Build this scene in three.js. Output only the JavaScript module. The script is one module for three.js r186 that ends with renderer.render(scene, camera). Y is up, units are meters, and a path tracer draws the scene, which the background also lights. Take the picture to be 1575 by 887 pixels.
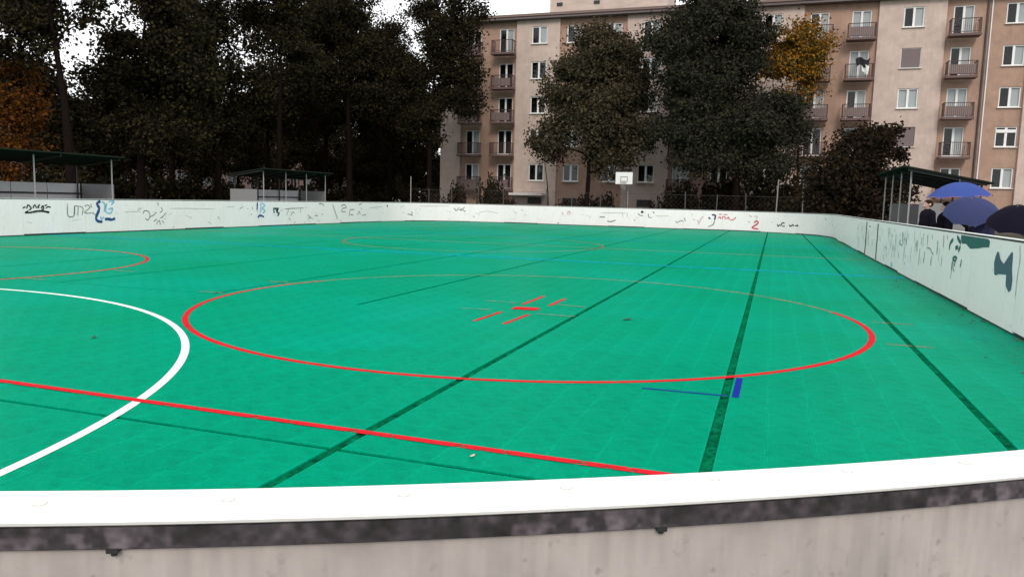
import * as THREE from 'three';
import { mergeGeometries } from 'three/addons/utils/BufferGeometryUtils.js';
import { MarchingCubes } from 'three/addons/objects/MarchingCubes.js';
import { ImprovedNoise } from 'three/addons/math/ImprovedNoise.js';

// ---------------------------------------------------------------- camera, sky, sun, exposure
const scene = new THREE.Scene();
const camera = new THREE.PerspectiveCamera(41.56, 1024 / 576, .05, 2000);
camera.position.set(0, 1.528, 0);
camera.up.set(-0.06068, 0.99296, -0.10177);
camera.lookAt(-3.20367, 0.36820, -9.40172);
{ // overcast sky: even white cloud, a little brighter overhead
  const w = 256, h = 128, d = new Float32Array(w * h * 4);
  for (let y = 0; y < h; y++) for (let x = 0; x < w; x++) {
    const e = Math.max(0, Math.sin((y / (h - 1) - .5) * Math.PI)), a = x / w * Math.PI * 2;
    const c = 1 + .05 * Math.sin(a * 3 + e * 7) * Math.sin(e * 9 + a * 2), L = (1.15 + .05 * e) * c, i = (y * w + x) * 4;
    d[i] = L * .985; d[i + 1] = L; d[i + 2] = L * 1.02; d[i + 3] = 1;
  }
  const t = new THREE.DataTexture(d, w, h, THREE.RGBAFormat, THREE.FloatType); t.mapping = THREE.EquirectangularReflectionMapping; t.magFilter = THREE.LinearFilter; t.minFilter = THREE.LinearFilter; t.needsUpdate = true;
  scene.background = t; scene.environment = t;
}
const sun = new THREE.DirectionalLight(0xfff4e8, 1.3);
sun.position.set(20, 66, 64); sun.target.position.set(-10, 0, -25); sun.castShadow = true; sun.shadow.radius = 32;
sun.shadow.mapSize.set(2048, 2048); Object.assign(sun.shadow.camera, { left: -70, right: 70, top: 70, bottom: -70, near: 1, far: 260 });
scene.add(sun, sun.target);
const renderer = new THREE.WebGLRenderer({ antialias: true });
renderer.setSize(1024, 576); renderer.toneMapping = THREE.LinearToneMapping; renderer.toneMappingExposure = 1.18; renderer.shadowMap.enabled = true;

// ---------------------------------------------------------------- measured data (metres)
const GRAFFITI = [
  ["black spray tag with underline","ink",0.045,[[[91.227,0.881],[91.126,0.925]],[[91.095,0.858],[91.039,0.981],[90.936,0.869],[91.023,0.813]],[[90.874,0.868],[90.807,0.981],[90.737,0.868]],[[90.712,0.891],[90.619,1.004]],[[90.683,0.959],[90.663,0.868]],[[90.588,0.868],[90.506,0.959],[90.501,0.845],[90.575,0.833]],[[90.457,0.959],[90.354,0.982]],[[90.411,0.867],[90.331,0.924],[90.228,0.901]]]],
  ["black spray underline","ink",0.06,[[[91.162,0.724],[91.036,0.791]],[[91.137,0.735],[90.992,0.734],[90.743,0.778],[90.49,0.776],[90.29,0.729]],[[90.441,0.764],[90.287,0.74]]]],
  ["grey outlined letters","grey",0.03,[[[89.597,1.054],[89.579,0.604],[89.36,0.614],[89.316,0.96],[89.36,0.626]],[[89.316,0.96],[88.997,0.887],[89.038,0.622]],[[89.177,0.924],[89.208,0.612]],[[88.922,0.936],[88.807,0.984],[88.696,0.911],[88.933,0.718],[88.619,0.703]],[[88.66,1.033],[88.639,0.887]]]],
  ["dark blue outline of block graffiti","blue",0.1,[[[88.245,1.121],[88.397,1.034],[88.315,0.861],[88.464,0.517],[88.395,0.417],[88.189,0.388]],[[88.093,0.474],[87.942,0.484],[87.79,0.456],[87.633,0.504]]]],
  ["light blue fill of block graffiti","sky",0.06,[[[88.186,1.109],[88.07,1.01],[88.111,0.736]],[[87.975,1.06],[88.05,0.786],[87.962,0.685]],[[87.913,1.111],[87.666,1.112],[87.795,0.986]],[[87.926,0.835],[87.741,0.86],[87.808,0.709],[87.962,0.685]],[[88.268,0.588],[88.243,0.488],[88.119,0.561]]]],
  ["grey looping tag","grey",0.035,[[[86.338,0.644],[86.265,0.763],[86.06,0.735],[85.995,0.587],[86.106,0.415],[86.242,0.483]],[[85.998,0.533],[85.82,0.598],[85.658,0.719]],[[85.588,1.097],[85.557,0.962]],[[85.416,0.908],[85.367,0.771],[85.498,0.69]],[[85.171,0.688],[85.323,0.552],[85.488,0.472]],[[85.83,0.356],[85.65,0.447]],[[85.694,0.245],[85.545,0.391],[85.48,0.213]],[[85.4,0.389],[85.297,0.277]]]],
  ["grey scuff line","pale",0.025,[[[87.226,0.725],[86.435,0.745]],[[84.945,0.852],[84.026,0.849],[82.378,0.815]],[[81.667,0.919],[81.14,0.918]]]],
  ["dark blue strokes","blue",0.09,[[[79.543,1.127],[79.579,0.756]],[[79.536,0.416],[79.381,0.511],[79.072,0.442]]]],
  ["light blue letter","sky",0.07,[[[79.288,1.129],[79.327,0.608]],[[79.214,1.096],[79.008,0.966],[79.219,0.836],[78.987,0.737],[79.173,0.607]]]],
  ["small dots","grey",0.05,[[[80.249,0.839],[80.2,0.823]],[[80.032,0.567],[79.958,0.575]],[[79.901,0.902],[79.904,0.806]]]],
  ["dark green tag","teal",0.09,[[[78.346,0.867],[78.297,0.599]],[[78.32,0.833],[77.993,0.799],[78.107,0.665],[77.914,0.596],[78.055,0.462]],[[77.937,0.866],[78.161,0.699]]]],
  ["grey wide letters","grey",0.035,[[[77.491,0.797],[76.92,0.829],[75.844,0.844]],[[77.152,0.796],[77.327,0.488]],[[76.804,0.69],[76.982,0.449]],[[76.804,0.673],[76.629,0.584]],[[76.15,0.792],[76.153,0.615]]]],
  ["dark scrawl","grey",0.05,[[[75.54,0.503],[75.355,0.393],[75.481,0.269]],[[75.355,0.393],[75.167,0.318]],[[74.909,0.46],[74.585,0.438]],[[74.515,1.061],[74.186,1.062],[74.021,0.951]],[[74.224,0.526],[74.124,0.507]]]],
  ["dark diagonal slash","grey",0.06,[[[73.169,1.027],[73.03,0.78],[72.68,0.204]]]],
  ["grey letters","grey",0.05,[[[72.335,0.959],[71.946,1.019],[71.776,0.87],[72.17,0.811],[72.281,0.664],[71.833,0.631]],[[70.437,1.021],[70.074,1.084]],[[71.493,0.358],[71.377,0.719],[70.911,0.747]],[[71.377,0.477],[71.029,0.444]],[[70.556,0.408],[70.375,0.652],[70.254,0.435]],[[70.072,0.402],[69.58,0.459]]]],
  ["thin grey scuffs","pale",0.035,[[[69.204,0.822],[68.694,0.865],[67.512,0.909]],[[64.245,0.967],[62.126,1.004]],[[60.19,0.609],[59.621,0.729],[58.895,0.607]]]],
  ["dark spot","ink",0.12,[[[67.124,0.995],[67.031,0.929]]]],
  ["grey small mark","grey",0.06,[[[65.203,0.465],[64.858,0.432],[64.858,0.637]],[[64.858,0.432],[64.814,0.329]]]],
  ["grey faded letters","grey",0.06,[[[61.836,0.89],[61.689,0.717],[61.547,0.896]],[[61.547,0.755],[61.334,0.83],[61.403,0.687]],[[61.122,0.976],[61.261,0.796],[61.045,0.66]]]],
  ["pink faded letters","pink",0.06,[[[54.511,0.819],[54.454,0.607]],[[54.161,0.663],[54.094,0.879],[53.968,0.787],[54.086,0.642]]]],
  ["black dashes","grey",0.07,[[[52.045,0.576],[51.712,0.586]],[[51.558,0.343],[51.344,0.303],[51.017,0.407]]]],
  ["pale frame scuff","pale",0.04,[[[51.985,0.844],[50.33,0.869]],[[50.611,0.861],[50.554,0.607]],[[50.307,0.869],[50.296,0.615]]]],
  ["black blot tag","ink",0.16,[[[49.429,1.009],[49.31,0.921]]]],
  ["grey loop","grey",0.05,[[[49.632,0.866],[49.488,0.755],[49.303,0.737]],[[48.986,0.884],[48.953,0.656],[48.747,0.653]],[[48.718,1.029],[48.62,0.895]]]],
  ["long thin scuff","pale",0.035,[[[48.546,0.76],[47.683,0.763]]]],
  ["grey script","grey",0.05,[[[47.315,0.475],[47.197,0.391],[46.975,0.515],[46.829,0.461]],[[46.782,0.694],[46.715,0.465]]]],
  ["pink letter","pink",0.06,[[[45.987,0.604],[45.886,0.291]],[[45.631,0.815],[45.791,0.639],[45.863,0.406]],[[46.242,0.624],[46.151,0.541]]]],
  ["dark hooked tag","navy",0.1,[[[45.348,0.767],[45.232,0.656]],[[45.163,0.915],[44.967,0.893],[44.977,0.607]]]],
  ["grey hook","grey",0.06,[[[44.977,0.607],[45.047,0.348],[45.346,0.194]]]],
  ["red lettering in two rows","red",0.06,[[[44.748,0.956],[44.584,0.961]],[[44.473,0.964],[44.249,0.942]],[[44.789,0.698],[44.684,0.816],[44.622,0.675]],[[44.54,0.678],[44.519,0.821],[44.38,0.797],[44.372,0.655]],[[44.29,0.686],[44.187,0.803],[44.12,0.635]],[[44.066,0.665],[43.927,0.641],[43.742,0.817]]]],
  ["red numeral two","red",0.09,[[[42.653,0.518],[42.485,0.636],[42.393,0.528],[42.748,0.235],[42.341,0.169]]]],
  ["faint red marks","pink",0.05,[[[43.026,0.588],[42.882,0.538]],[[42.99,0.926],[42.789,0.876]],[[42.676,0.908],[42.472,0.887],[42.521,0.746]]]],
  ["black small lettering","ink",0.07,[[[41.193,0.493],[41.123,0.387],[41.007,0.501]],[[40.966,0.394],[40.856,0.588],[40.693,0.567]],[[40.871,0.398],[40.68,0.406]],[[40.392,0.499],[40.284,0.423],[40.122,0.509],[40.047,0.433]],[[39.98,0.462],[39.697,0.474]],[[39.813,0.548],[39.803,0.443]]]],
  ["grey vertical streaks","grey",0.05,[[[36.059,0.925],[36.09,0.807]],[[28.974,0.897],[29.074,0.797]],[[24.021,0.832],[23.827,0.754]],[[20.445,0.975],[20.125,0.959]],[[20.311,0.467],[20.347,0.368]],[[29.056,0.34],[28.902,0.248]]]],
  ["green speckled drips","drip",0.05,[[[15.059,1.03],[15.023,0.964]],[[15.45,0.901],[15.275,0.829]],[[16.513,0.512],[16.189,0.466]],[[16.189,0.343],[16.073,0.268]],[[16.688,0.293],[16.668,0.126]],[[13.951,0.805],[14.145,0.723],[13.717,0.688]],[[15.169,0.638],[14.966,0.512]],[[14.212,0.516],[14.075,0.375]],[[23.516,0.517],[23.212,0.284]],[[23.555,0.213],[23.367,0.14]]]],
  ["blue grey drips","slate",0.05,[[[13.318,0.885],[13.21,0.783]],[[13.151,0.874],[13.122,0.717]],[[13.112,0.489],[13.138,0.435]],[[13.138,0.329],[13.164,0.274]],[[11.843,0.844],[11.758,0.767]]]],
  ["pale turquoise blot","sky",0.12,[[[15.28,0.121],[15.02,0.14]]]],
  ["olive drips","olive",0.03,[[[10.697,1.028],[10.661,0.908]],[[10.28,1.062],[10.193,0.974]],[[10.635,0.787],[10.342,0.784],[10.126,0.722],[9.974,0.695]],[[10.206,0.589],[10.133,0.475]],[[11.686,0.893],[11.871,0.804],[11.73,0.63]]]],
  ["pink smear","pink",0.05,[[[9.207,1.099],[9.145,0.864]],[[8.887,1.094],[8.874,1.028]]]],
  ["dark green spray loop","teal",0.07,[[[8.416,1.047],[8.638,0.956],[8.671,0.855]],[[8.156,1.105],[7.994,1.048],[7.842,1.008]],[[8.218,0.912],[8.015,0.93]],[[7.986,0.861],[7.858,0.961]]]],
  ["dark green small drips","teal",0.04,[[[8.226,0.76],[8.318,0.722],[8.13,0.702],[8.048,0.755],[8.226,0.76]],[[8.128,0.694],[8.161,0.605]],[[8.195,0.562],[8.161,0.517]],[[7.708,0.754],[7.716,0.692],[7.757,0.627]]]],
  ["thin dark seam drip","pale",0.02,[[[4.745,1.208],[4.678,0.953],[4.714,0.714],[4.714,0.476]]]]
];
const PAINT_PATCHES = [
  ["dark slate numeral four","slate2",[[5.687,0.993],[5.757,0.921],[5.803,0.827],[5.739,0.675],[5.62,0.674],[5.558,0.697],[5.188,0.719],[5.159,0.575],[5.01,0.51],[4.92,0.55],[4.902,0.673],[4.969,0.813],[4.987,1.018],[5.041,1.021],[5.183,0.945],[5.342,0.847],[5.517,0.898],[5.615,0.982]]],
  ["dark green painted patch","teal",[[7.87,1.162],[7.52,1.176],[7.386,1.151],[6.977,1.177],[6.856,1.16],[6.635,1.161],[6.218,1.177],[6.12,1.114],[6.138,1.026],[6.416,1.011],[6.732,0.981],[7.186,0.95],[7.381,0.985],[7.456,1.011],[7.775,1.004],[7.873,1.084]]]
];
const TREE_DATA = [
  [[-29.0, -25.24], 0.26, 0, [[-31.69, 8.92, -25.27, 1.27, 1.19, 1], [-28.83, 9.02, -26.25, 0.96, 0.34, 1.1], [-29.86, 9.61, -25.98, 1.02, 0.51, 0.9], [-27.98, 9.61, -26.61, 0.85, 0.45, 0.9], [-30.62, 7.63, -25.47, 0.74, 0.28, 0.6], [-31.7, 11.31, -25.56, 1.98, 1.41, 1], [-29.55, 11.09, -26.26, 1.41, 1.13, 0.8], [-32.07, 7.64, -24.98, 0.85, 0.62, 0.8]]] /* fork */,
  [[-31.0, -31.1], 0.25, 0, [[-31.96, 9.21, -31.75, 1.41, 1.41, 1.2], [-30.04, 9.99, -32.5, 2.01, 1.74, 1.2], [-32.15, 7.1, -31.42, 2.41, 1.51, 1.2], [-29.16, 7.51, -32.49, 2.01, 1.84, 1.2], [-30.75, 4.97, -31.64, 3.35, 1.51, 1], [-31.24, 12.96, -32.46, 2.68, 1.68, 1]]] /* a */,
  [[-32.5, -38.73], 0.24, 0, [[-33.54, 12.1, -39.7, 1.68, 1.6, 0.9], [-33.42, 8.32, -39.27, 1.6, 1.84, 1.2], [-33.7, 5.52, -38.83, 2.81, 1.8, 1], [-32.78, 15.31, -40.35, 2.81, 2.0, 1], [-31.57, 9.16, -40.0, 1.04, 0.96, 0.6]]] /* b */,
  [[-30.0, -41.48], 0.22, 0, [[-31.11, 13.09, -42.54, 2.08, 1.08, 0.9], [-29.56, 10.36, -42.73, 1.75, 1.75, 0.9], [-32.08, 10.92, -41.94, 1.08, 1.41, 0.6], [-30.97, 7.64, -41.92, 1.66, 1.16, 0.8], [-30.88, 15.91, -42.97, 2.91, 2.08, 1]]] /* c */,
  [[-30.0, -49.94], 0.28, 0, [[-31.77, 14.04, -50.87, 2.9, 2.13, 1], [-29.55, 11.45, -51.31, 2.42, 1.94, 1.1], [-31.98, 9.94, -50.3, 2.18, 1.74, 1], [-30.66, 18.4, -51.79, 3.87, 2.42, 1], [-28.93, 8.82, -51.2, 1.94, 1.74, 1]]] /* d */,
  [[-24.9, -53.0], 0.26, 0, [[-24.19, 13.05, -54.64, 2.37, 2.57, 1], [-27.09, 10.76, -53.37, 2.37, 2.08, 1.1], [-23.55, 10.21, -54.51, 2.27, 2.08, 1.1], [-25.99, 15.71, -54.35, 1.98, 1.29, 0.7], [-23.32, 15.63, -55.26, 1.78, 1.48, 0.9], [-25.73, 7.6, -53.44, 2.08, 2.47, 1.1], [-22.52, 8.67, -54.67, 0.99, 1.29, 0.8]]] /* e */,
  [[-12.78, -53.5], 0.2, 1, [[-12.38, 11.94, -54.87, 2.88, 2.23, 1], [-14.23, 9.81, -53.97, 2.56, 2.09, 1], [-10.71, 9.9, -55.18, 2.56, 2.23, 1], [-12.36, 8.01, -54.39, 3.49, 2.32, 1], [-14.9, 6.32, -53.31, 1.63, 1.39, 0.8], [-9.4, 6.46, -55.2, 1.95, 1.58, 0.7], [-11.76, 5.48, -54.28, 2.79, 1.39, 0.7], [-10.89, 4.11, -54.41, 1.3, 1.02, 0.6]]] /* round */,
  [[-16.07, -55.0], 0.06, 1, [[-16.34, 5.55, -55.36, 0.97, 0.97, 1], [-16.84, 6.17, -55.26, 0.68, 0.68, 0.9]]] /* thin */,
  [[-2.47, -53.5], 0.28, 2, [[-4.32, 13.66, -54.28, 3.71, 2.62, 1.1], [-6.5, 12.08, -53.34, 2.62, 2.4, 1.1], [-2.76, 11.74, -54.58, 2.27, 2.62, 1.1], [-4.68, 9.31, -53.62, 3.49, 2.4, 1.1], [-0.64, 7.54, -54.78, 2.53, 1.92, 1], [-5.78, 7.11, -52.97, 2.62, 1.96, 1], [-2.84, 6.32, -53.88, 3.93, 1.96, 0.9], [0.69, 5.97, -55.04, 1.83, 1.96, 1], [-4.59, 4.53, -53.06, 2.4, 1.22, 0.7], [-0.65, 4.2, -54.37, 2.4, 1.31, 0.7], [-4.75, 17.34, -54.59, 3.93, 2.18, 1]]] /* big */,
  [[1.48, -56.0], 0.1, 3, [[0.58, 13.02, -57.01, 1.6, 1.43, 1.2], [1.58, 11.85, -57.21, 1.34, 1.52, 1.1], [-0.24, 11.23, -56.51, 1.52, 1.25, 1.1], [1.34, 10.2, -56.92, 1.52, 0.89, 1], [-1.27, 10.76, -56.1, 1.07, 0.71, 0.7], [0.83, 8.95, -56.59, 1.16, 0.71, 0.7]]] /* orange */,
  [[-33.0, -25.34], 0.16, 4, [[-33.39, 6.14, -25.82, 0.94, 1.18, 1], [-32.77, 5.13, -25.9, 0.94, 1.0, 1], [-33.26, 4.1, -25.61, 0.88, 1.18, 1], [-32.74, 3.38, -25.7, 0.77, 0.88, 0.9], [-33.01, 2.2, -25.46, 1.47, 0.41, 0.8]]] /* orangeleft */,
  [[4.37, -46.0], 0.13, 5, [[4.21, 2.52, -45.98, 2.07, 1.43, 1.8], [3.45, 3.93, -45.9, 1.29, 1.29, 1.6], [4.67, 4.46, -46.38, 1.5, 1.29, 1.6], [4.52, 1.36, -45.94, 2.22, 0.79, 1.6], [5.2, 5.25, -46.65, 0.86, 0.71, 1], [5.77, 5.84, -46.92, 0.46, 0.36, 1], [6.29, 4.5, -46.93, 0.46, 0.43, 1], [6.31, 2.58, -46.7, 0.86, 0.64, 0.9], [2.86, 2.56, -45.53, 0.93, 1.29, 1]]] /* spruce */,
  [[-38.0, -30.54], 0.25, 0, [[-39.13, 11.56, -31.44, 2.45, 2.1, 1], [-39.61, 13.98, -31.57, 2.8, 1.75, 1], [-38.56, 7.57, -31.14, 2.1, 1.4, 1]]] /* tall */,
  [[-38.0, -40.88], 0.25, 0, [[-39.4, 14.17, -41.99, 2.17, 1.73, 1], [-37.2, 11.64, -42.43, 2.6, 2.6, 1.1], [-39.47, 8.56, -41.28, 3.03, 2.17, 1.2], [-36.91, 6.91, -41.94, 2.6, 2.17, 1.1], [-40.98, 6.37, -40.49, 3.03, 2.17, 1.1]]] /* tall */,
  [[-39.0, -52.21], 0.25, 0, [[-38.34, 15.05, -54.12, 2.64, 1.9, 0.9], [-41.16, 16.29, -53.31, 1.9, 1.37, 0.8], [-38.55, 10.33, -53.46, 3.16, 1.9, 1], [-41.42, 8.42, -52.25, 2.64, 1.9, 1], [-37.39, 7.74, -53.54, 3.16, 2.32, 1]]] /* tall */,
  [[-38.0, -59.18], 0.25, 0, [[-39.53, 17.64, -60.64, 3.48, 2.32, 1], [-36.62, 14.83, -61.29, 3.48, 2.9, 1.1], [-39.84, 13.6, -60.04, 2.9, 2.32, 1], [-36.33, 10.22, -60.82, 3.48, 2.9, 1.2], [-39.01, 9.0, -59.76, 2.9, 2.55, 1]]] /* tall */,
  [[-33.0, -61.98], 0.25, 0, [[-34.38, 15.1, -63.16, 2.94, 2.36, 1], [-33.05, 11.62, -63.19, 3.24, 2.94, 1.2], [-33.99, 8.67, -62.5, 3.24, 2.94, 1.2], [-36.23, 17.98, -62.89, 1.77, 1.41, 0.6]]] /* tall */,
  [[-35.09, -76.0], 0.25, 0, [[-35.83, 9.53, -76.7, 1.98, 3.54, 1.3], [-35.3, 5.33, -76.36, 1.98, 2.83, 1.3], [-35.29, 2.87, -76.06, 1.98, 1.41, 1.3]]] /* gap */,
  [[-46.0, -37.67], 0.2, 0, [[-46.39, 7.46, -38.32, 2.15, 2.15, 1], [-46.21, 4.48, -38.01, 2.58, 2.15, 1]]] /* back0 */,
  [[-44.0, -38.89], 0.2, 0, [[-44.7, 5.85, -39.23, 2.17, 2.17, 1.2], [-43.75, 3.72, -39.29, 2.17, 1.74, 1]]] /* back1 */,
  [[-47.0, -44.96], 0.2, 0, [[-47.27, 5.53, -45.41, 2.45, 2.45, 1], [-47.38, 3.57, -45.13, 1.96, 1.67, 1]]] /* back2 */,
  [[-47.0, -49.5], 0.2, 0, [[-47.46, 4.6, -49.76, 2.64, 2.11, 1.1]]] /* back3 */,
  [[-45.0, -51.66], 0.2, 0, [[-45.2, 4.49, -51.99, 2.7, 2.16, 1]]] /* back4 */,
  [[-46.0, -57.37], 0.2, 0, [[-46.36, 7.17, -57.97, 2.59, 2.59, 0.9], [-46.2, 4.54, -57.7, 2.59, 2.0, 0.9]]] /* back5 */,
  [[-45.0, -66.53], 0.2, 0, [[-45.79, 9.32, -67.23, 3.03, 2.63, 1], [-45.26, 5.73, -66.96, 2.9, 2.37, 0.9]]] /* back6 */,
  [[-40.0, -73.65], 0.2, 0, [[-40.47, 9.35, -74.43, 3.37, 3.37, 1.2], [-40.23, 5.51, -74.04, 3.09, 2.53, 1.2]]] /* back7 */,
  [[-37.0, -74.18], 0.2, 0, [[-37.47, 7.29, -74.7, 2.79, 3.07, 1.2], [-36.66, 4.88, -74.68, 2.51, 2.37, 1.2]]] /* back8 */,
  [[-50.0, -68.02], 0.2, 0, [[-50.72, 7.84, -68.57, 3.01, 2.74, 1], [-50.21, 4.79, -68.37, 2.74, 2.33, 1]]] /* back9 */,
  [[-48.0, -77.46], 0.2, 0, [[-48.44, 8.68, -78.19, 3.02, 3.32, 0.9], [-46.49, 6.1, -78.54, 3.02, 3.02, 1]]] /* back10 */,
  [[-42.0, -72.98], 0.2, 0, [[-42.48, 4.06, -73.11, 2.39, 2.53, 1.3], [-41.71, 2.33, -73.16, 2.39, 0.98, 1.3]]] /* back11 */,
  [[-44.0, -69.75], 0.2, 0, [[-44.48, 4.11, -69.9, 2.32, 2.45, 1.2]]] /* back12 */,
  [[-52.0, -94.81], 0.2, 0, [[-52.22, 5.31, -95.18, 3.26, 3.62, 1.4], [-53.37, 3.03, -94.5, 3.08, 1.63, 1.3]]] /* back13 */,
  [[-48.0, -93.87], 0.2, 0, [[-48.36, 4.86, -94.13, 3.01, 3.37, 1.4], [-48.9, 2.82, -93.69, 3.19, 1.42, 1.3]]] /* back14 */
];
const BUSHES = [[-22.37, -51.5, 2.6, 1.6], [-20.91, -56.0, 3.2, 1.5], [-8.45, -58.0, 1.6, 1.2], [-6.65, -57.0, 3, 1.7], [-4.8, -57.0, 3.4, 1.9], [-0.54, -56.0, 3.4, 1.9], [1.91, -54.0, 3.6, 2], [-12.21, -57.0, 2.2, 1.3], [-20.93, -58.0, 1.8, 1.3], [-2.76, -57.0, 3.6, 2], [0.73, -56.0, 3.6, 1.9], [-14.23, -57.0, 1.9, 1.4], [-38.0, -29.62, 2.6, 2.2], [-38.0, -32.33, 2.6, 2.2], [-37.0, -34.02, 2.6, 2.2], [-36.0, -35.63, 2.6, 2.2], [-36.0, -38.19, 2.6, 2.2], [-36.0, -41.04, 2.6, 2.2], [-37.0, -44.77, 2.6, 2.2], [-38.0, -49.67, 2.6, 2.2], [-38.0, -53.42, 2.6, 2.2], [-38.0, -58.15, 2.6, 2.2], [-36.0, -61.39, 2.6, 2.2], [-34.0, -63.85, 2.6, 2.2], [-32.0, -65.24, 2.6, 2.2], [-30.0, -64.54, 2.6, 2.2]];
const UMB = [[4.034, 2.187, -20.2], [3.752, 1.742, -17.6], [3.89, 1.617, -15.0]];
// ---------------------------------------------------------------- helpers
function mulberry(a) { return () => { a |= 0; a = a + 0x6D2B79F5 | 0; let t = Math.imul(a ^ a >>> 15, 1 | a); t = t + Math.imul(t ^ t >>> 7, 61 | t) ^ t; return ((t ^ t >>> 14) >>> 0) / 4294967296; }; }
const rnd = mulberry(20241);
const rr = (a, b, f = rnd) => a + (b - a) * f();
const noise3 = new ImprovedNoise();
const taken = {};
function numbered(n) { const k = taken[n] = (taken[n] ?? -1) + 1; return k ? `${n}_${String(k).padStart(3, '0')}` : n; }
function shade(o) { o.castShadow = true; o.receiveShadow = true; return o; }
function part(name, geo, mat, parent) { const m = shade(new THREE.Mesh(geo, mat)); m.name = name; parent.add(m); return m; }
function thing(name, label, category, pos = [0, 0, 0], turn = 0, group) {
  const g = new THREE.Group(); g.name = numbered(name); g.position.set(...pos); g.rotation.y = turn;
  g.userData = { label, category }; if (group) g.userData.group = group; scene.add(g); return g;
}
function structure(name, geo, mat) { const m = shade(new THREE.Mesh(geo, mat)); m.name = name; m.userData.kind = 'structure'; scene.add(m); return m; }
const matte = o => new THREE.MeshPhysicalMaterial({ color: 0xffffff, roughness: .9, specularIntensity: .01, side: THREE.DoubleSide, ...o });
const lin = (r, g, b) => new THREE.Color().setRGB(r, g, b);
const std = (r, g, b, rough = .8, metal = 0, extra = {}) => new THREE.MeshStandardMaterial({ color: lin(r, g, b), roughness: rough, metalness: metal, side: THREE.DoubleSide, ...extra });
function box(w, h, d, x = 0, y = 0, z = 0) { const g = new THREE.BoxGeometry(w, h, d); g.translate(x, y, z); return g; }
function tube(a, b, r0, r1 = r0, seg = 8) {
  const A = new THREE.Vector3(...a), B = new THREE.Vector3(...b), L = A.distanceTo(B);
  const g = new THREE.CylinderGeometry(r1, r0, L, seg); g.translate(0, L / 2, 0);
  g.applyQuaternion(new THREE.Quaternion().setFromUnitVectors(new THREE.Vector3(0, 1, 0), B.clone().sub(A).normalize()));
  g.translate(...a); return g;
}
const merge = list => mergeGeometries(list.map(g => { const q = g.index ? g.toNonIndexed() : g; for (const k of Object.keys(q.attributes)) if (!['position', 'normal', 'uv', 'color'].includes(k)) q.deleteAttribute(k); return q; }));
// tiling value noise in [0,1]
function noiseField(n, cells, seed, octaves = 4) {
  const f = mulberry(seed), out = new Float32Array(n * n); let amp = 1, tot = 0;
  for (let o = 0; o < octaves; o++) {
    const c = cells * 2 ** o, lat = Float32Array.from({ length: c * c }, () => f());
    for (let y = 0; y < n; y++) for (let x = 0; x < n; x++) {
      const fx = x / n * c, fy = y / n * c, ix = Math.floor(fx), iy = Math.floor(fy); let tx = fx - ix, ty = fy - iy; tx = tx * tx * (3 - 2 * tx); ty = ty * ty * (3 - 2 * ty);
      const g = (a, b) => lat[(b % c) * c + a % c];
      out[y * n + x] += amp * ((g(ix, iy) * (1 - tx) + g(ix + 1, iy) * tx) * (1 - ty) + (g(ix, iy + 1) * (1 - tx) + g(ix + 1, iy + 1) * tx) * ty);
    }
    tot += amp; amp *= .55;
  }
  for (let i = 0; i < out.length; i++) out[i] /= tot; return out;
}
function texture(n, pixel, srgb = true, repeat = 1) {
  const d = new Uint8Array(n * n * 4);
  for (let y = 0; y < n; y++) for (let x = 0; x < n; x++) { const c = pixel(x, y, y * n + x), i = (y * n + x) * 4; for (let k = 0; k < 3; k++) d[i + k] = Math.max(0, Math.min(255, c[k] * 255)); d[i + 3] = 255; }
  const t = new THREE.DataTexture(d, n, n); t.wrapS = t.wrapT = THREE.RepeatWrapping; t.magFilter = THREE.LinearFilter; t.minFilter = THREE.LinearMipmapLinearFilter; t.generateMipmaps = true;
  if (srgb) t.colorSpace = THREE.SRGBColorSpace; t.repeat.set(repeat, repeat); t.needsUpdate = true; return t;
}
const N1 = noiseField(256, 4, 11, 5), N2 = noiseField(256, 16, 23, 4), N3 = noiseField(256, 48, 31, 2), NV = noiseField(256, 8, 77, 4);
const streak = (x, y) => { let s = 0; for (let k = 0; k < 4; k++) s += N3[((y >> 3) + k * 40 & 255) * 256 + x] ; return s / 4; };   // tall thin runs of grime

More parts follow.
